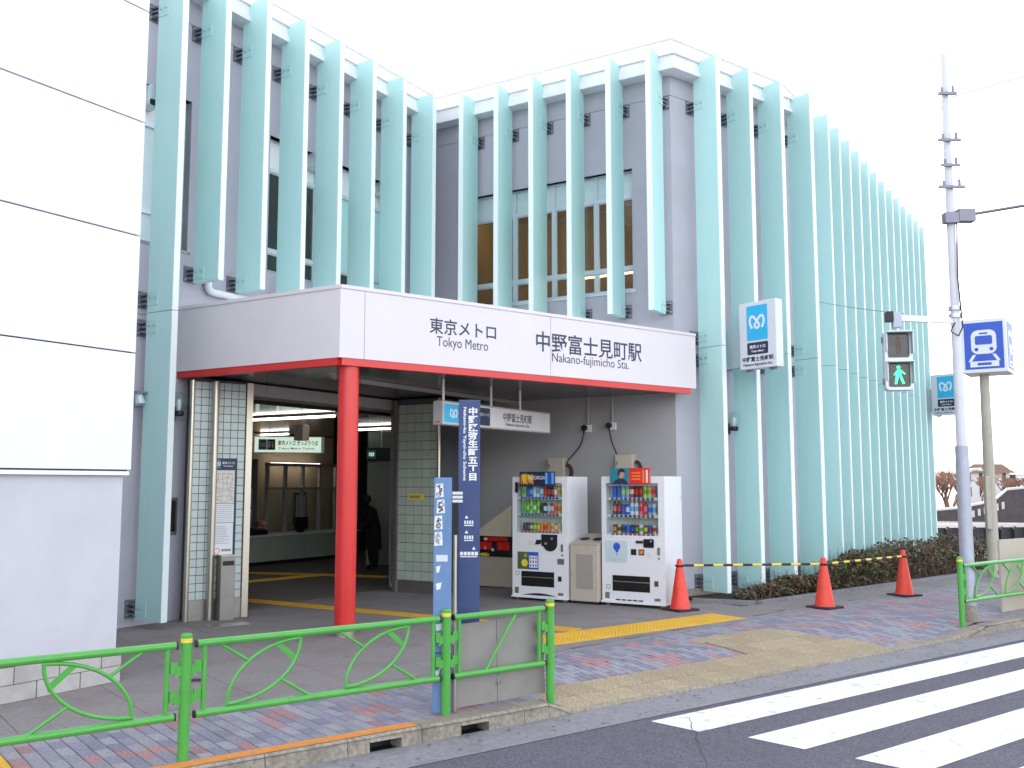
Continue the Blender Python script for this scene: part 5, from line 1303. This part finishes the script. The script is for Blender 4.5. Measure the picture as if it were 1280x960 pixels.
skin_body('body', V, E_, Rd, MT['coat'], ps_)
ct = MB(); prof = [(.20,.28*S),(.19,.40*S),(.175,.52*S),(.165,.60*S),(.175,.70*S),(.16,.78*S),(.09,.83*S)]
vv = []; n = 20
for r_, z in prof:
    for k in range(n): t = 2*math.pi*k/n; vv.append((r_*math.cos(t)*1.08, r_*math.sin(t)*.78 - max(0, z-.55*S)*.30, z))
ff = [(i*n+k, i*n+(k+1) % n, (i+1)*n+(k+1) % n, (i+1)*n+k) for i in range(len(prof)-1) for k in range(n)]
ct.add(vv, ff); ct.build('long_coat', MT['coat'], ps_, smooth=True)
hr = MB(); hr.lathe([(.04,-.08),(.085,-.05),(.098,.0),(.09,.05),(.055,.085),(.01,.095)], 16, (0,-.125*S+.025,.945*S)); hr.build('hair', MT['hair'], ps_, smooth=True)
tm = thing('ticket_machine', 'dark ticket machine in front of the standing person in the hall', 'ticket machine', pf + Vector((.35,.35,0)), -35.0)
MB().box(0,.8,0,.5,0,1.15).build('cabinet', MT['steel_dark'], tm, bevel=.01); MB().box(.06,.74,-.004,0,.72,1.08).build('screen_panel', MT['black'], tm); MB().box(.1,.3,-.006,-.004,.6,.66).build('slot', MT['black'], tm)

# ================================================================== far side: bridge, bare trees, houses
br = thing('bridge', 'dark steel bridge parapet with pale handrail beyond the teal fins', 'bridge', (11.5, 27, -.42), 10.0)
MB().box(-1,16,0,.5,-.3,.25).build('deck_edge', MT['dark_rail'], br); MB().box(-1,16,.1,.16,.98,1.05).build('handrail', MT['far_white'], br)
MB().box(-1,16,.20,.24,.25,.95).build('infill', MT['dark_rail'], br)
for k in range(40): MB().box(-1+.42*k,-.94+.42*k,.09,.17,.25,.98).build('baluster', MT['dark_rail'], br)
rw = thing('ramp_wall', 'dark stepped ramp wall with pale coping beyond the bridge', 'wall', (23.5, 46, -.3), -20.0)
rp_ = [(-7,.35),(-2.2,.85),(-.6,1.2),(.0,1.75),(.9,1.85),(7,1.95)]
MB().plate([(-7,0),(7,0)] + rp_[::-1], 0, .4).build('wall', MT['dark_wall'], rw); MB().plate(rp_ + [(x_,z_+.10) for x_, z_ in rp_[::-1]], -.05, .45).build('coping', MT['far_white'], rw)
MB().box(1.0,7,-.04,-.001,1.45,1.52).build('string_course', MT['far_white'], rw)
for k in range(8): MB().plate([(-2.1+.26*k,.30+.08*k),(-1.98+.26*k,.32+.08*k),(-1.98+.26*k,.62+.085*k),(-2.1+.26*k,.60+.085*k)], -.03, -.001).build('baluster', MT['far_white'], rw)
def tree(loc, h, label, seed, spread=.55):
    rt = random.Random(seed); o = thing('bare_tree', label, 'tree', loc, 0, 'bare winter trees'); trunk = MB(); br_ = MB(); tw_ = MB()
    def grow(p, d, ln, r_, lev):
        q = p + d*ln
        (trunk if lev < 2 else br_ if lev < 4 else tw_).cyl(p, q, r_, r_*.66, n=7 if lev < 2 else (5 if lev < 4 else 3), caps=False)
        if lev >= 6: return
        for k in range(3 if lev < 5 else 4):
            a = rt.uniform(0, 6.28); up = Vector((0,0,1)); s_ = rt.uniform(.35, .8)*(1 if lev else .7)
            d2 = (d + Vector((math.cos(a), math.sin(a), rt.uniform(-.1,.5)))*s_).normalized()
            grow(p.lerp(q, rt.uniform(.7, 1.0)), d2, ln*rt.uniform(.62, .82), r_*.68, lev+1)
    grow(Vector((0,0,0)), Vector((rt.uniform(-.1,.1),0,1)), h*.24, h*.030, 0)
    trunk.build('trunk', MT['bark'], o); stuff(br_.build('branches', MT['bark'], o)); stuff(tw_.build('crown', MT['twig'], o))
def far(px, Y): return (ray(px, 600).x*Y/ray(px, 600).y, Y, -.3)
for px, Y, h, lb, sd_ in ((1182, 58, 3.9, 'dark bare tree touching the last teal fin', 21), (1190, 62, 3.7, 'low dark bare tree left of the steel pole', 23), (1184, 70, 4.3, 'brown bare tree just beyond the last teal fins', 1), (1196, 78, 4.4, 'bare tree glimpsed between the teal fins and the steel pole', 4), (1226, 92, 4.2, 'bare tree seen between the steel pole and concrete post', 6),
        (1256, 84, 4.2, 'sunlit bare tree with spreading twigs right of the concrete post', 8), (1268, 76, 3.9, 'sunlit bare tree rising over the pale coping of the ramp wall', 12), (1282, 88, 4.4, 'bare tree behind the ramp wall at the street end', 15)):
    tree(far(px, Y), h, lb, sd_)
def house(loc, w_, d_, h_, label, m, deg=0, nx=4, nz=2, roof='far_brown'):
    o = thing('house', label, 'house', loc, deg)
    MB().box(0,w_,0,d_,-.2,h_).build('wall', MT[m], o); MB().plate([(-.4,h_),(w_+.4,h_),(w_*.8,h_+.9),(w_*.2,h_+.9)], -.4, d_+.4).build('roof', MT[roof], o)
    for i in range(nx):
        for j in range(nz):
            x_ = w_*(i+.3)/nx; z_ = .7+h_*j/nz
            wn = MB().box(x_,x_+w_*.4/nx,-.05,-.001,z_,z_+1.1).build('window', MT['far_white'], o); MB().box(x_+.06,x_+w_*.4/nx-.06,-.06,-.051,z_+.06,z_+1.04).build('pane', MT['lens'], wn)
house(far(1204, 100), 5.0, 6, 3.2, 'pale white house behind the bare trees', 'far_white', 4)
house(far(1248, 120), 12, 6, 3.2, 'pale house with white roof at the right end of the street', 'parapet', -5, roof='parapet_top')
ll = thing('street_lamp', 'white hooked street lamp beyond the bridge', 'street lamp', (16.9, 36, 0), 0)
MB().tube([(0,0,0),(0,0,1.9),(.05,0,2.15),(.2,0,2.28),(.55,0,2.3)], .06, 8).build('post', MT['far_white'], ll, smooth=True); MB().box(.4,.75,-.08,.08,2.24,2.3).build('lamp_head', MT['far_white'], ll)
